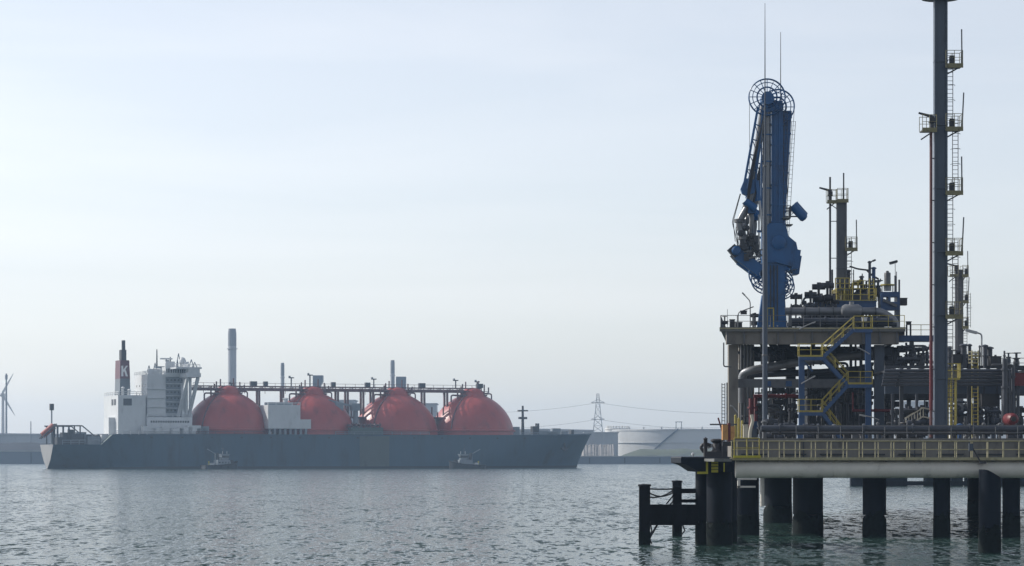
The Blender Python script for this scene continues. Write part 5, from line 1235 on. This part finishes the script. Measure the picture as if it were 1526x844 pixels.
for x in (x0+0.2, (x0+x1)/2, x1-0.2): MB().bar((x, YP+0.3, UZ), (x, YP+0.3, z1-0.15), 0.2).build('leg', 'steel_dark', yp, False)
for k in range(7): MB().bar((x0+0.05, YP+0.2+0.12*k, z1), (x0+0.05, YP+0.2+0.12*k, z2), 0.05).build('screen_bar', 'rail_yellow', yp, False)
for k in range(9): MB().bar((x0+0.1+0.16*k, YP+1.05, z1), (x0+0.1+0.16*k, YP+1.05, z2), 0.07).build('screen_bar', 'rail_yellow', yp, False)
m = MB(); ladder(m, at(1299,0,YP-0.2).x, YP-0.2, UZ, z2+0.9, 0.4, 'x', 0.04, 0.3); m.build('ladder', 'rail_yellow', yp)
st_ = thing('access_stair', 'short yellow stair slanting down right of the yellow platform', 'stair', (0,0,0))
for yy in (YP+0.2, YP+0.9): MB().bar((at(1302,0,YP).x, yy, z1), (at(1316,0,YP).x, yy, UZ), 0.08, 0.2).build('stringer', 'rail_yellow', st_, False)
for k in range(8):
    u = (k+0.5)/8; x = at(1302,0,YP).x*(1-u)+at(1316,0,YP).x*u; MB().box(x-0.1, x+0.1, YP+0.24, YP+0.86, z1*(1-u)+UZ*u-0.02, z1*(1-u)+UZ*u+0.02).build('tread', 'grating', st_, False)
# kit on and around it
kit_box('pump_skid', 'dark pump box inside the yellow platform', 'pump', 1254, 1282, 437, 448, YP+1.2, 1.0, 'steel_dark', False)
kit_box('pump_skid', 'small grey motor box right part of the yellow platform', 'pump', 1284, 1296, 439, 449, YP+1.0, 0.8, 'steel_grey', False)
for i, (px, yt, r_, lab) in enumerate(((1296, 392, 0.13, 'tall dark lamp riser right of the slim tower'), (1302, 401, 0.17, 'thick blue grey standpipe beside the lamp riser'), (1285, 408, 0.05, 'thin rod standing on the yellow platform'), (1284, 414, 0.16, 'short black standpipe with cap on the yellow platform'), (1291, 420, 0.10, 'short dark pipe right of the capped standpipe'),
        (1264, 405, 0.20, 'dark pipe hugging the right of the slim tower'), (1240, 402, 0.10, 'dark pipe beside the thin riser of the slim tower'), (1272, 402, 0.05, 'thin pole between tower and lamp riser'), (1309, 415, 0.05, 'thin leaning pole right of the blue standpipe'), (1334, 411, 0.09, 'left one of two dark posts at the blue frame'), (1340, 417, 0.09, 'right one of two dark posts at the blue frame'), (1336, 405, 0.04, 'thin lamp pole at the right end of the upper deck'))):
    stand('standpipe' if r_ > 0.07 else 'thin_pole', lab, 'pipe' if r_ > 0.07 else 'pole', px, yt, YP+2.4+0.25*i, UZ, r_, 'steel_blue' if px in (1302,) else ('steel_grey' if r_ < 0.07 else 'pipe_dark'), r_ > 0.1)
lamp('double floodlight on the dark riser right of the slim tower', (at(1296,0,248.4).x, 248.4, at(0,392,248.4).z), [at(1296,391,248.4), at(1301,389,248.4)], 'steel_dark', (0.25, 0.16), 0.05)
pipe('thin dark pipe arching left from the lamp riser', [(1266,397,248.6), (1278,401,248.6), (1294,403,248.6)], 0.08, 'steel_dark', 0.2)
pipe('second thin pipe dropping right from the lamp riser', [(1292,403,248.8), (1300,411,248.8), (1309,416,248.8)], 0.09, 'steel_dark', 0.2)
fl_ = thing('floodlight', 'floodlight head on a thin pole at the far right of the deck', 'floodlight', at(1331, 391, 252.2))
MB().bar((-0.35,0,-0.1), (0.4,0,0.1), 0.3, 0.22).build('housing', 'valve_black', fl_, False); MB().bar((-0.32,0.0,-0.24), (0.35,0.0,-0.05), 0.26, 0.04).build('lens', 'lamp_glass', fl_, False)
MB().tube((0.2,0.1,0), (0.3,0.1,UZ-at(0,391,252.2).z), 0.03, n=6).build('pole', 'steel_grey', fl_)
dr = thing('small_tank', 'small upright grey tank on a yellow rimmed stand', 'tank', (at(1322.5,0,247).x, 247, at(0,424,247).z))
MB().lathe([(0.30, 0), (0.30, 1.0), (0.26, 1.08), (0.14, 1.1), (0.14, 1.22), (0.01, 1.26)], n=18).build('shell', 'steel_grey', dr)
MB().lathe([(0.65, -0.12), (0.65, 0.0)], n=18).build('rim', 'rail_yellow', dr); MB().lathe([(0.35, -0.6), (0.35, -0.121)], n=16).build('neck', 'insul', dr)
for x in (-0.5, 0.5): MB().bar((x,0,-0.75), (x,0,-0.12), 0.08).build('leg', 'steel_dark', dr, False)
bf = thing('blue_equipment_frame', 'blue steel frame carrying the small tank at the right end', 'frame', (0,0,0))
FYb = 246.3; X_a, X_b = at(1313,0,FYb).x, at(1341,0,FYb).x; zz0, zz1 = at(0,462,FYb).z, at(0,435,FYb).z
MB().box(X_a, X_b, FYb, FYb+1.6, zz1-0.45, zz1).build('top_beam', 'steel_blue', bf, False); MB().box(X_a, X_b, FYb, FYb+1.6, zz0, zz0+0.75).build('lower_beam', 'steel_blue', bf, False)
for x in (X_a+0.12, (X_a*0.55+X_b*0.45), X_b-0.12): MB().box(x-0.11, x+0.11, FYb+0.02, FYb+1.5, zz0+0.751, zz1-0.451).build('upright', 'steel_blue', bf, False)
for x in (X_a+0.2, X_b-0.2): MB().box(x-0.13, x+0.13, FYb+0.1, FYb+0.4, UZ, zz0).build('leg', 'mast_blue_grey', bf, False)
MB().bar((X_a+0.2, FYb-0.05, zz0+0.9), (X_b-0.3, FYb-0.05, zz0+0.35), 0.35, 0.25).build('cable_tray', 'steel_grey', bf, False)
kit_box('motor_box', 'dark motor box jutting out right of the blue frame', 'motor', 1341.5, 1352, 445, 455, 247, 0.9, 'valve_black', False)
kit_box('junction_box', 'small dark box on the right end post of the upper deck', 'box', 1351, 1358, 480, 484, 240, 0.4, 'valve_black', True, at(0,500,240).z)
handrail([at(1351, 500, 240.2), at(1394, 500, 240.2)], us, 0.95, 0.03, 1.4, 'rail_pale')

# --- level under the upper deck
big = thing('cargo_line', 'thick grey cargo pipe bending down behind the left column', 'pipe', (0,0,0))
MB().path([at(1300, 527, 240), at(1190, 540, 240), at(1120, 552, 240), at(1106, 557, 240.6), at(1106, 600, 241)], 0.37, 18, 1.0).build('run', 'insul', big)
for u in (0.15, 0.5, 0.8):
    c = at(1300,527,240).lerp(at(1190,540,240), u); MB().lathe([(0.38,-0.06),(0.5,-0.06),(0.5,0.06),(0.38,0.06)], c, 16, 'x').build('flange', 'steel_grey', big)
pipe('dark pipe below the thick grey cargo pipe', [(1102,560,243), (1186,557,243), (1300,548,243)], 0.25, 'pipe_dark', 0.4)
pipe('red fire main running under the mid beam', [(1123,590.5,238.5), (1192,590.5,238.5)], 0.16, 'fire_red', 0.3, flanges=(0.3, 0.7))
pipe('thick red riser beside the left column', [(1119.5,594,239), (1119.5,640,239)], 0.22, 'fire_red', 0.3, flanges=(0.3,))
pipe('second red riser nearer the lightning mast', [(1126.5,592,239.4), (1126.5,628,239.4)], 0.18, 'fire_red', 0.3)
pipe('red line along the right block under the rack', [(1270,612,234), (1386,612,234), (1386,566,234)], 0.12, 'fire_red', 0.3, flanges=(0.3,0.7))
pipe('short red riser behind the lowest landing', [(1271,585,236), (1271,611,236)], 0.09, 'fire_red', 0.1)
for i, (px, y0, y1, r_, mt, lab) in enumerate(((1140,582,640,0.2,'galv','pale upright pipe right behind the lightning mast'), (1150,585,640,0.28,'insul','fat grey upright pipe behind the lightning mast'), (1158,592,640,0.12,'steel_grey','thin grey upright pipe left of the blue stair post'), (1171,580,640,0.15,'pipe_dark','dark upright pipe left of the blue stair post'), (1183,598,640,0.2,'insul','short grey upright pipe beside the blue stair post'),
        (1208,540,640,0.12,'pipe_dark','leftmost dark pipe on the added shade box'), (1268,512,560,0.14,'pipe_dark','left one of the pipes behind the upper flight'), (1275,512,565,0.10,'steel_grey','middle thin pipe behind the upper flight'), (1283,512,600,0.15,'pipe_dark','right one of the pipes behind the upper flight'), (1252,575,640,0.12,'steel_grey','thin pipe between the two lower flights'))):
    pipe(lab, [(px,y0,243+0.2*i), (px,y1,243+0.2*i)], r_, mt, 0.1, flanges=(0.25, 0.75))
for i, (px, py, s, lab) in enumerate(((1136,612,1.2,'dark valve between the red risers and the mast'), (1160,600,1.3,'actuated valve on the mid level behind the stair post'), (1178,604,1.0,'small valve left of the blue stair post at mid height'), (1181,628,1.0,'grey valve low beside the blue stair post'), (1212,585,1.0,'dark valve on the added shade box'), (1342,562,1.2,'dark valve on the right block'), (1110,632,0.9,'valve near the foot of the left column'))):
    valve(lab, at(px, py, 242+0.3*i), s, 'valve_black' if i != 3 else 'galv', 'act' if i % 2 else 'wheel', 'valves on the middle level', DZ)
kit_box('control_cabinet', 'brown grey cabinet between the columns at deck level', 'cabinet', 1153, 1188, 612, 632, 244, 1.2, 'concrete', False, DZ)
kit_box('control_cabinet', 'dark cabinet beside the lightning mast at deck level', 'cabinet', 1122, 1136, 620, 640, 243, 1.0, 'steel_blue', False, DZ)
# fence-like grille seen through the frame
gr = thing('pipe_grille', 'row of thin uprights on the middle level behind the red fire main', 'grille', (0,0,0))
for px in (1131,1139,1147,1154,1161,1166,1172,1178,1184): 
    a = at(px,600,247); MB().bar((a.x,247,at(0,604,247).z), (a.x,247,at(0,578,247).z), 0.12).build('upright', 'steel_dark', gr, False)
for y in (586,597): MB().bar((at(1125,0,247).x,247.1,at(0,y,247).z), (at(1190,0,247).x,247.1,at(0,y,247).z), 0.14).build('rail', 'steel_dark', gr, False)
# diagonal lamps
lamp('slanted lamp arm beside the left column at low level', at(1100,616,233), [at(1092,606,233), at(1090,605,233)], 'galv', (0.1,0.08), 0.05)
lamp('slanted strip light in front of the front girder', at(1191,491,233), [at(1200,486,233), at(1212,481,233)], 'galv', (0.2,0.1), 0.05)
lamp('strip light hung on the stair post at mid height', at(1194,572,231), [at(1203,567,231), at(1212,562,231)], 'galv', (0.2,0.1), 0.05)
lamp('strip light slanting right of the stair at mid height', at(1296,528,231), [at(1288,523,231), at(1280,519,231)], 'galv', (0.2,0.1), 0.05)
lamp('strip light slanting by the right stair post low down', at(1310,626,228), [at(1300,622,228), at(1290,620,228)], 'galv', (0.5,0.12), 0.05)
# people-height yellow posts, left foot
for i, px in enumerate((1096, 1101, 1106)):
    b_ = at(px, 0, 200+i); o = thing('yellow_bollard', ('leftmost', 'middle', 'rightmost')[i]+' of three yellow green posts behind the walkway end', 'post', (b_.x, 200+i, DZ), 0, 'yellow posts at the platform corner')
    MB().tube((0,0,0), (0,0,1.9-0.2*i), 0.09, n=10).build('post', 'rail_yellow', o); MB().lathe([(0.1,1.9-0.2*i),(0.01,2.0-0.2*i)], n=10).build('cap', 'rail_yellow', o)
pipe('pale bent pipe rising at the platform corner', [(1117,655,200), (1118,640,200), (1122,628,200), (1120,618,200)], 0.13, 'cream', 0.4)
kit_box('electrical_cabinet', 'pale green cabinet at the platform corner by the walkway', 'cabinet', 1108, 1115, 634, 656, 201, 0.5, 'cream', False)
kit_box('electrical_cabinet', 'blue grey cabinet behind the walkway end rail', 'cabinet', 1120, 1128, 640, 657, 202, 0.6, 'mast_blue_grey', False)

# ------------------------------------------------------------------ pipe rack on the right
rk = thing('pipe_rack', 'dark steel pipe rack right of the structure with stacked beams', 'pipe rack', (0,0,0))
def rbeam(px0, px1, y0, y1, Y, mt='steel_dark', dep=0.4, nm='beam'):
    a, b = at(px0, y1, Y), at(px1, y0, Y); return MB().box(a.x, b.x, Y, Y+dep, a.z, b.z).build(nm, mt, rk, False)
for px, Y in ((1341, 222), (1442, 222), (1451.5, 226), (1352, 240), (1470, 240), (1545, 222), (1600, 230), (1398, 238)):
    rbeam(px, px+5.5, 548, 651, Y, 'steel_dark', 0.35, 'column')
rbeam(1319, 1700, 575.5, 587, 223, 'mast_blue_grey', 0.4); rbeam(1319, 1700, 545, 549, 223, 'steel_dark', 0.4); rbeam(1319, 1462, 590, 594, 238, 'steel_dark'); rbeam(1319, 1700, 553, 590, 245, 'steel_dark', 0.3, 'dark_backing')  # last one is a dark sheet added for solid darkness behind the pipes
rbeam(1332, 1372, 518, 524, 238, 'steel_dark'); rbeam(1332, 1338, 518, 548, 238, 'steel_dark', 0.4, 'column'); rbeam(1356, 1362, 508, 548, 240, 'steel_dark', 0.4, 'column'); rbeam(1319, 1400, 538, 542, 236, 'steel_dark')
rbeam(1486, 1700, 545, 552, 227, 'steel_dark')
for i in range(9): rbeam(1330+42*i, 1335+42*i, 549.3, 552.7, 224, 'steel_dark', 20, 'cross_joist')
tags = ('uppermost', 'second', 'third', 'fourth', 'lowest')
for k in range(5):
    y = 552.5+5.2*k; xe = 1517-5.6*k; Y = 219.5+0.15*k
    pipe(f'{tags[k]} of five long dark rack pipes turning down at the right', [(1318-k, y, Y), (xe, y, Y), (xe, 622+2*k, Y)], 0.135, 'pipe_dark', 0.35, flanges=(0.12, 0.55))
for i, (px, yt) in enumerate(((1497.5, 535), (1503, 552), (1509.5, 548))):
    pipe(('thick', 'middle', 'right')[i]+' upright dark pipe beside the nested rack pipes', [(px, yt, 218+0.3*i), (px, 640, 218+0.3*i)], 0.22 if i == 0 else 0.15, 'pipe_dark', 0.2, flanges=(0.15, 0.4, 0.85))
pipe('grey pipe bending down right of the black motor', [(1478,544,219), (1511,544,219), (1511,560,219)], 0.09, 'steel_grey', 0.3)
kit_box('red_cabinet', 'dark red cabinet at the right edge above the rack', 'cabinet', 1513, 1552, 557, 575, 219, 1.0, 'fire_red', False, DZ)
kit_box('cable_box', 'big black box hanging under the rack', 'box', 1463, 1489, 588, 606, 221, 1.2, 'valve_black', False)
for px in (1466, 1486): MB().bar(at(px,588,221.6), at(px,574,221.6), 0.12).build('hanger', 'steel_dark', rk, False)
kit_box('motor_box', 'black motor on top of the pipe rack right side', 'motor', 1476, 1492, 532, 545, 221, 1.0, 'valve_black', False)
kit_box('motor_box', 'black box on the rack just right of the tallest tower', 'motor', 1420, 1433, 529, 542, 222, 1.0, 'valve_black', False)
for i, (px, yt, r_) in enumerate(((1415, 520, 0.16), (1436, 516, 0.24), (1445, 516, 0.14), (1468, 517, 0.18), (1475, 520, 0.22), (1471, 526, 0.1), (1460, 518, 0.07), (1412, 548, 0.1))):
    stand('standpipe', ('dark standpipe tucked behind the tallest tower', 'thick dark standpipe below the far slender tower', 'black capped pipe left of the yellow cage', 'left dark pipe right of the yellow cage', 'thick dark pipe right of the yellow cage', 'short dark pipe before the thick one', 'thin black pipe above the yellow cage', 'short pipe at the foot of the yellow basket')[i], 'pipe', px, yt, 222+0.3*i, at(0,549,223).z, r_, 'pipe_dark')
lamp('curved street lamp above the pipe rack', (at(1463,0,224).x, 224, at(0,545,224).z), [at(1463,498,224), at(1455,496,224)], 'galv', (0.95, 0.22), 0.07)
cg = thing('caged_ladder', 'pale yellow caged ladder on the pipe rack', 'ladder', (0,0,0))
cx_, cz_ = at(1452.5,0,220).x, at(0,541,220).z
m = MB(); ladder(m, cx_+0.1, 220.4, DZ, at(0,522,220).z, 0.5, 'x', 0.04, 0.3); m.build('ladder', 'rail_yellow', cg)
for k in range(4): MB().path([(cx_+0.42*math.cos(R(a)), 220.4-0.6*math.sin(R(a)), cz_+0.3*k) for a in range(0, 181, 20)], 0.028, 5).build('cage_hoop', 'rail_pale', cg)
for a in range(0, 181, 45): MB().bar((cx_+0.42*math.cos(R(a)), 220.4-0.6*math.sin(R(a)), cz_), (cx_+0.42*math.cos(R(a)), 220.4-0.6*math.sin(R(a)), cz_+1.0), 0.035).build('cage_bar', 'rail_pale', cg, False)
handrail([at(1492,549,226), at(1700,549,226)], rk, 0.85, 0.03, 1.4, 'steel_grey')
yb = thing('yellow_basket', 'yellow green railed basket on posts just right of the tallest tower', 'platform', (0,0,0))
a, b = at(1407,566,210), at(1431,543,210)
MB().box(a.x, b.x, 210, 211.2, a.z, a.z+0.14).build('deck', 'rail_yellow', yb, False)
handrail([(a.x,210,a.z+.14), (b.x,210,a.z+.14), (b.x,211.2,a.z+.14)], yb, 1.1, 0.045, 0.6, 'rail_yellow')
MB().box(a.x+0.1, b.x-0.1, 211.0, 211.1, a.z+0.15, a.z+0.95).build('back_panel', 'grating', yb, False)
for px in (1412, 1417.5, 1424): MB().tube((at(px,0,210.6).x, 210.6, DZ), (at(px,0,210.6).x, 210.6, a.z), 0.11, n=8).build('post', 'rail_yellow', yb)
m = MB(); ladder(m, at(1420,0,210.2).x, 210.2, DZ, a.z+0.1, 0.4, 'x', 0.035, 0.3); m.build('ladder', 'rail_yellow', yb)
# red dome-ended vessel and the red stand below
rv = thing('foam_tank', 'round red foam tank end at the right edge of the deck', 'tank', (at(1508,0,216).x, 216, at(0,625,216).z))
MB().lathe([(0.02,-0.75),(0.3,-0.68),(0.47,-0.45),(0.5,-0.2),(0.5,1.6),(0.02,1.9)], n=22, axis='y').build('shell', 'fire_red', rv)
MB().lathe([(0.12,-0.9),(0.2,-0.88),(0.2,-0.76),(0.12,-0.74)], n=12, axis='y').build('nozzle', 'valve_black', rv)
for y in (0, 1.3): MB().bar((0,y,DZ-at(0,625,216).z), (0,y,-0.35), 0.4, 0.2).build('saddle', 'fire_red', rv, False)
pipe('red pipe running right from the foam tank', [(1508,641,212), (1560,641,212)], 0.12, 'fire_red', 0.2)
pipe('long dark blue pipe low along the platform front', [(1134,639,201), (1700,639,201)], 0.25, 'pipe_dark', 0.3, flanges=(0.05,0.15,0.27,0.4,0.55))
pipe('thin dark pipe just under the long low pipe', [(1150,646,201.5), (1700,646,201.5)], 0.10, 'steel_dark', 0.3, flanges=(0.1,0.3,0.5))
# varied small kit standing behind the platform railing
rnd = random.Random(3)
spots = [1139, 1148, 1162, 1176, 1190, 1205, 1218, 1232, 1243, 1258, 1270, 1284, 1296, 1308, 1336, 1349, 1361, 1372, 1384, 1418, 1430, 1441, 1456, 1466, 1478, 1490, 1502, 1516]
n_v = n_b = n_s_ = 0
for i, px in enumerate(spots):
    Y = 203 + rnd.random()*6; k = rnd.choice('vbs')
    if k == 'v': valve('low dark valve on the platform deck behind the front railing', at(px, 647+rnd.random()*5, Y), 0.8+rnd.random()*0.5, rnd.choice(('valve_black','steel_dark','pipe_dark')), rnd.choice(('wheel','act')), 'low valves behind the front railing', DZ)
    elif k == 'b':
        w = 5+rnd.random()*7; t_ = kit_box('junction_box', 'low equipment box on the platform deck behind the front railing', 'box', px, px+w, 642+rnd.random()*5, 654, Y, 0.5, rnd.choice(('steel_dark','mast_blue_grey','steel_grey','valve_black')), True, DZ, None, 'low boxes behind the front railing')
    else: stand('standpipe', 'low capped standpipe on the platform deck behind the front railing', 'pipe', px, 628+rnd.random()*18, Y, DZ, 0.07+rnd.random()*0.1, rnd.choice(('pipe_dark','steel_grey','steel_blue')), True, 'low standpipes behind the front railing')
spots = [(1322,636,'b'),(1330,618,'s'),(1345,628,'b'),(1356,632,'v'),(1366,622,'s'),(1374,630,'v'),(1434,622,'b'),(1446,628,'v'),(1458,616,'b'),(1470,630,'s'),(1482,628,'v'),(1488,612,'s')]
for i, (px, y, k) in enumerate(spots):
    Y = 224+i*1.1
    if k == 'v': valve('dark valve standing under the pipe rack', at(px, y, Y), 1.3, 'pipe_dark', 'act' if i % 2 else 'wheel', 'valves under the pipe rack', DZ)
    elif k == 'b': kit_box('equipment_box', 'dark grey equipment box standing under the pipe rack', 'box', px-6, px+7, y, 645, Y, 0.9, ('steel_dark','mast_blue_grey','steel_grey')[i % 3], True, DZ, None, 'boxes under the pipe rack')
    else: stand('standpipe', 'upright dark pipe standing under the pipe rack', 'pipe', px, y-40, Y, DZ, 0.13, 'pipe_dark', False, 'upright pipes under the pipe rack')
# sloped gangway truss seen behind the rack
gw = thing('gangway', 'pale green gangway truss slanting up left of the tallest tower', 'gangway', (0,0,0))
A, B, C = at(1350,637,226), at(1376,621,226), at(1400,626,226)
for yy in (0, 0.8):
    for dz in (0, 0.75):
        MB().bar(A+Vector((0,yy,dz)), B+Vector((0,yy,dz)), 0.08).build('chord', 'cream', gw, False); MB().bar(B+Vector((0,yy,dz)), C+Vector((0,yy,dz)), 0.08).build('chord', 'cream', gw, False)
for i in range(7):
    u = i/6; p = A.lerp(B, u); MB().bar(p, p+Vector((0,0,0.75)), 0.06).build('web', 'cream', gw, False)
MB().bar(A+Vector((0,.4,0)), B+Vector((0,.4,0)), 0.8, 0.05).build('tread_plate', 'grating', gw, False); MB().bar(B+Vector((0,.4,-.6)), (B.x, 226.4, DZ), 0.15).build('leg', 'steel_grey', gw, False)

# denser piping inside the frame and under the rack
rn = random.Random(11)
def clutter(n, px0, px1, y0, y1, Y0, Y1, gname, mats, rr):
    for i in range(n):
        px = px0+(px1-px0)*(i+rn.random())/n; Y = Y0+(Y1-Y0)*rn.random(); ya = y0+(y1-y0)*rn.random()*0.7; yb_ = min(y1, ya+(y1-y0)*(0.25+0.5*rn.random())); r_ = rn.uniform(*rr)
        k = rn.random(); w = rn.choice((-1, 1))*rn.uniform(8, 34)
        if k < 0.4: pts = [(px, ya, Y), (px, y1, Y)]
        elif k < 0.75: pts = [(px, y1, Y), (px, ya, Y), (max(px0, min(px1, px+w)), ya, Y), (max(px0, min(px1, px+w)), ya-5, Y)]
        else: pts = [(px0+(px1-px0)*0.02, ya, Y), (px, ya, Y), (px, yb_, Y), (px, y1, Y)]
        o = pipe('pipe', pts, r_, rn.choice(mats), 0.35, flanges=(0.3, 0.7)); o['group'] = gname
        if k > 0.2: valve('valve', at(px, (ya+y1)/2, Y), rn.uniform(0.8, 1.3), rn.choice(('valve_black','steel_dark','pipe_dark')), rn.choice(('act','wheel')), gname.replace('pipes', 'valves'), None, 'z')
clutter(13, 1126, 1188, 584, 652, 238, 248, 'tangled pipes between the left column and the stair', ('pipe_dark','steel_grey','pipe_dark','insul'), (0.07, 0.16))
clutter(12, 1204, 1300, 512, 645, 236, 246.5, 'tangled pipes behind the stair flights', ('pipe_dark','steel_dark','pipe_dark','steel_grey'), (0.07, 0.17))
clutter(15, 1320, 1388, 590, 650, 226, 246, 'tangled pipes under the rack left of the tower', ('pipe_dark','steel_dark','steel_grey'), (0.06, 0.15))
clutter(18, 1412, 1524, 592, 650, 226, 246, 'tangled pipes under the rack right of the tower', ('pipe_dark','steel_dark','steel_grey'), (0.06, 0.15))
clutter(9, 1412, 1524, 522, 548, 224, 236, 'short pipes on top of the rack', ('pipe_dark','steel_dark','steel_grey'), (0.06, 0.14))
clutter(9, 1336, 1386, 512, 548, 232, 244, 'short pipes between the structure and the tower', ('pipe_dark','steel_dark'), (0.07, 0.16))
clutter(10, 1200, 1246, 448, 489, 241, 248, 'short pipes on the deck left of the yellow platform', ('pipe_dark','steel_grey','steel_dark'), (0.06, 0.13))
clutter(9, 1250, 1312, 418, 449, 247, 251, 'short pipes around the yellow platform', ('pipe_dark','steel_grey','rail_yellow'), (0.04, 0.10))
clutter(7, 1132, 1172, 512, 548, 240, 249, 'short pipes hung under the deck by the mast', ('pipe_dark','steel_dark'), (0.07, 0.14))
# each one of a row of alike kit gets a label that says which
ORD = ('first', 'second', 'third', 'fourth', 'fifth', 'sixth', 'seventh', 'eighth', 'ninth', 'tenth', 'eleventh', 'twelfth', 'thirteenth', 'fourteenth', 'fifteenth', 'sixteenth', 'seventeenth', 'eighteenth')
rows = {}
for o in scene.objects:
    if o.parent is None and o.get('group') and any(k in o['group'] for k in ('behind the front railing', 'under the pipe rack', 'tangled', 'short pipes', 'short valves')): rows.setdefault(o['group'], []).append(o)
for g_, os_ in rows.items():
    os_.sort(key=lambda o: o.location.x/o.location.y if o.location.y > 1 else o.data.vertices[0].co.x/o.data.vertices[0].co.y)
    for i, o in enumerate(os_): o['label'] = f'{ORD[i]} from the left of the {g_}'
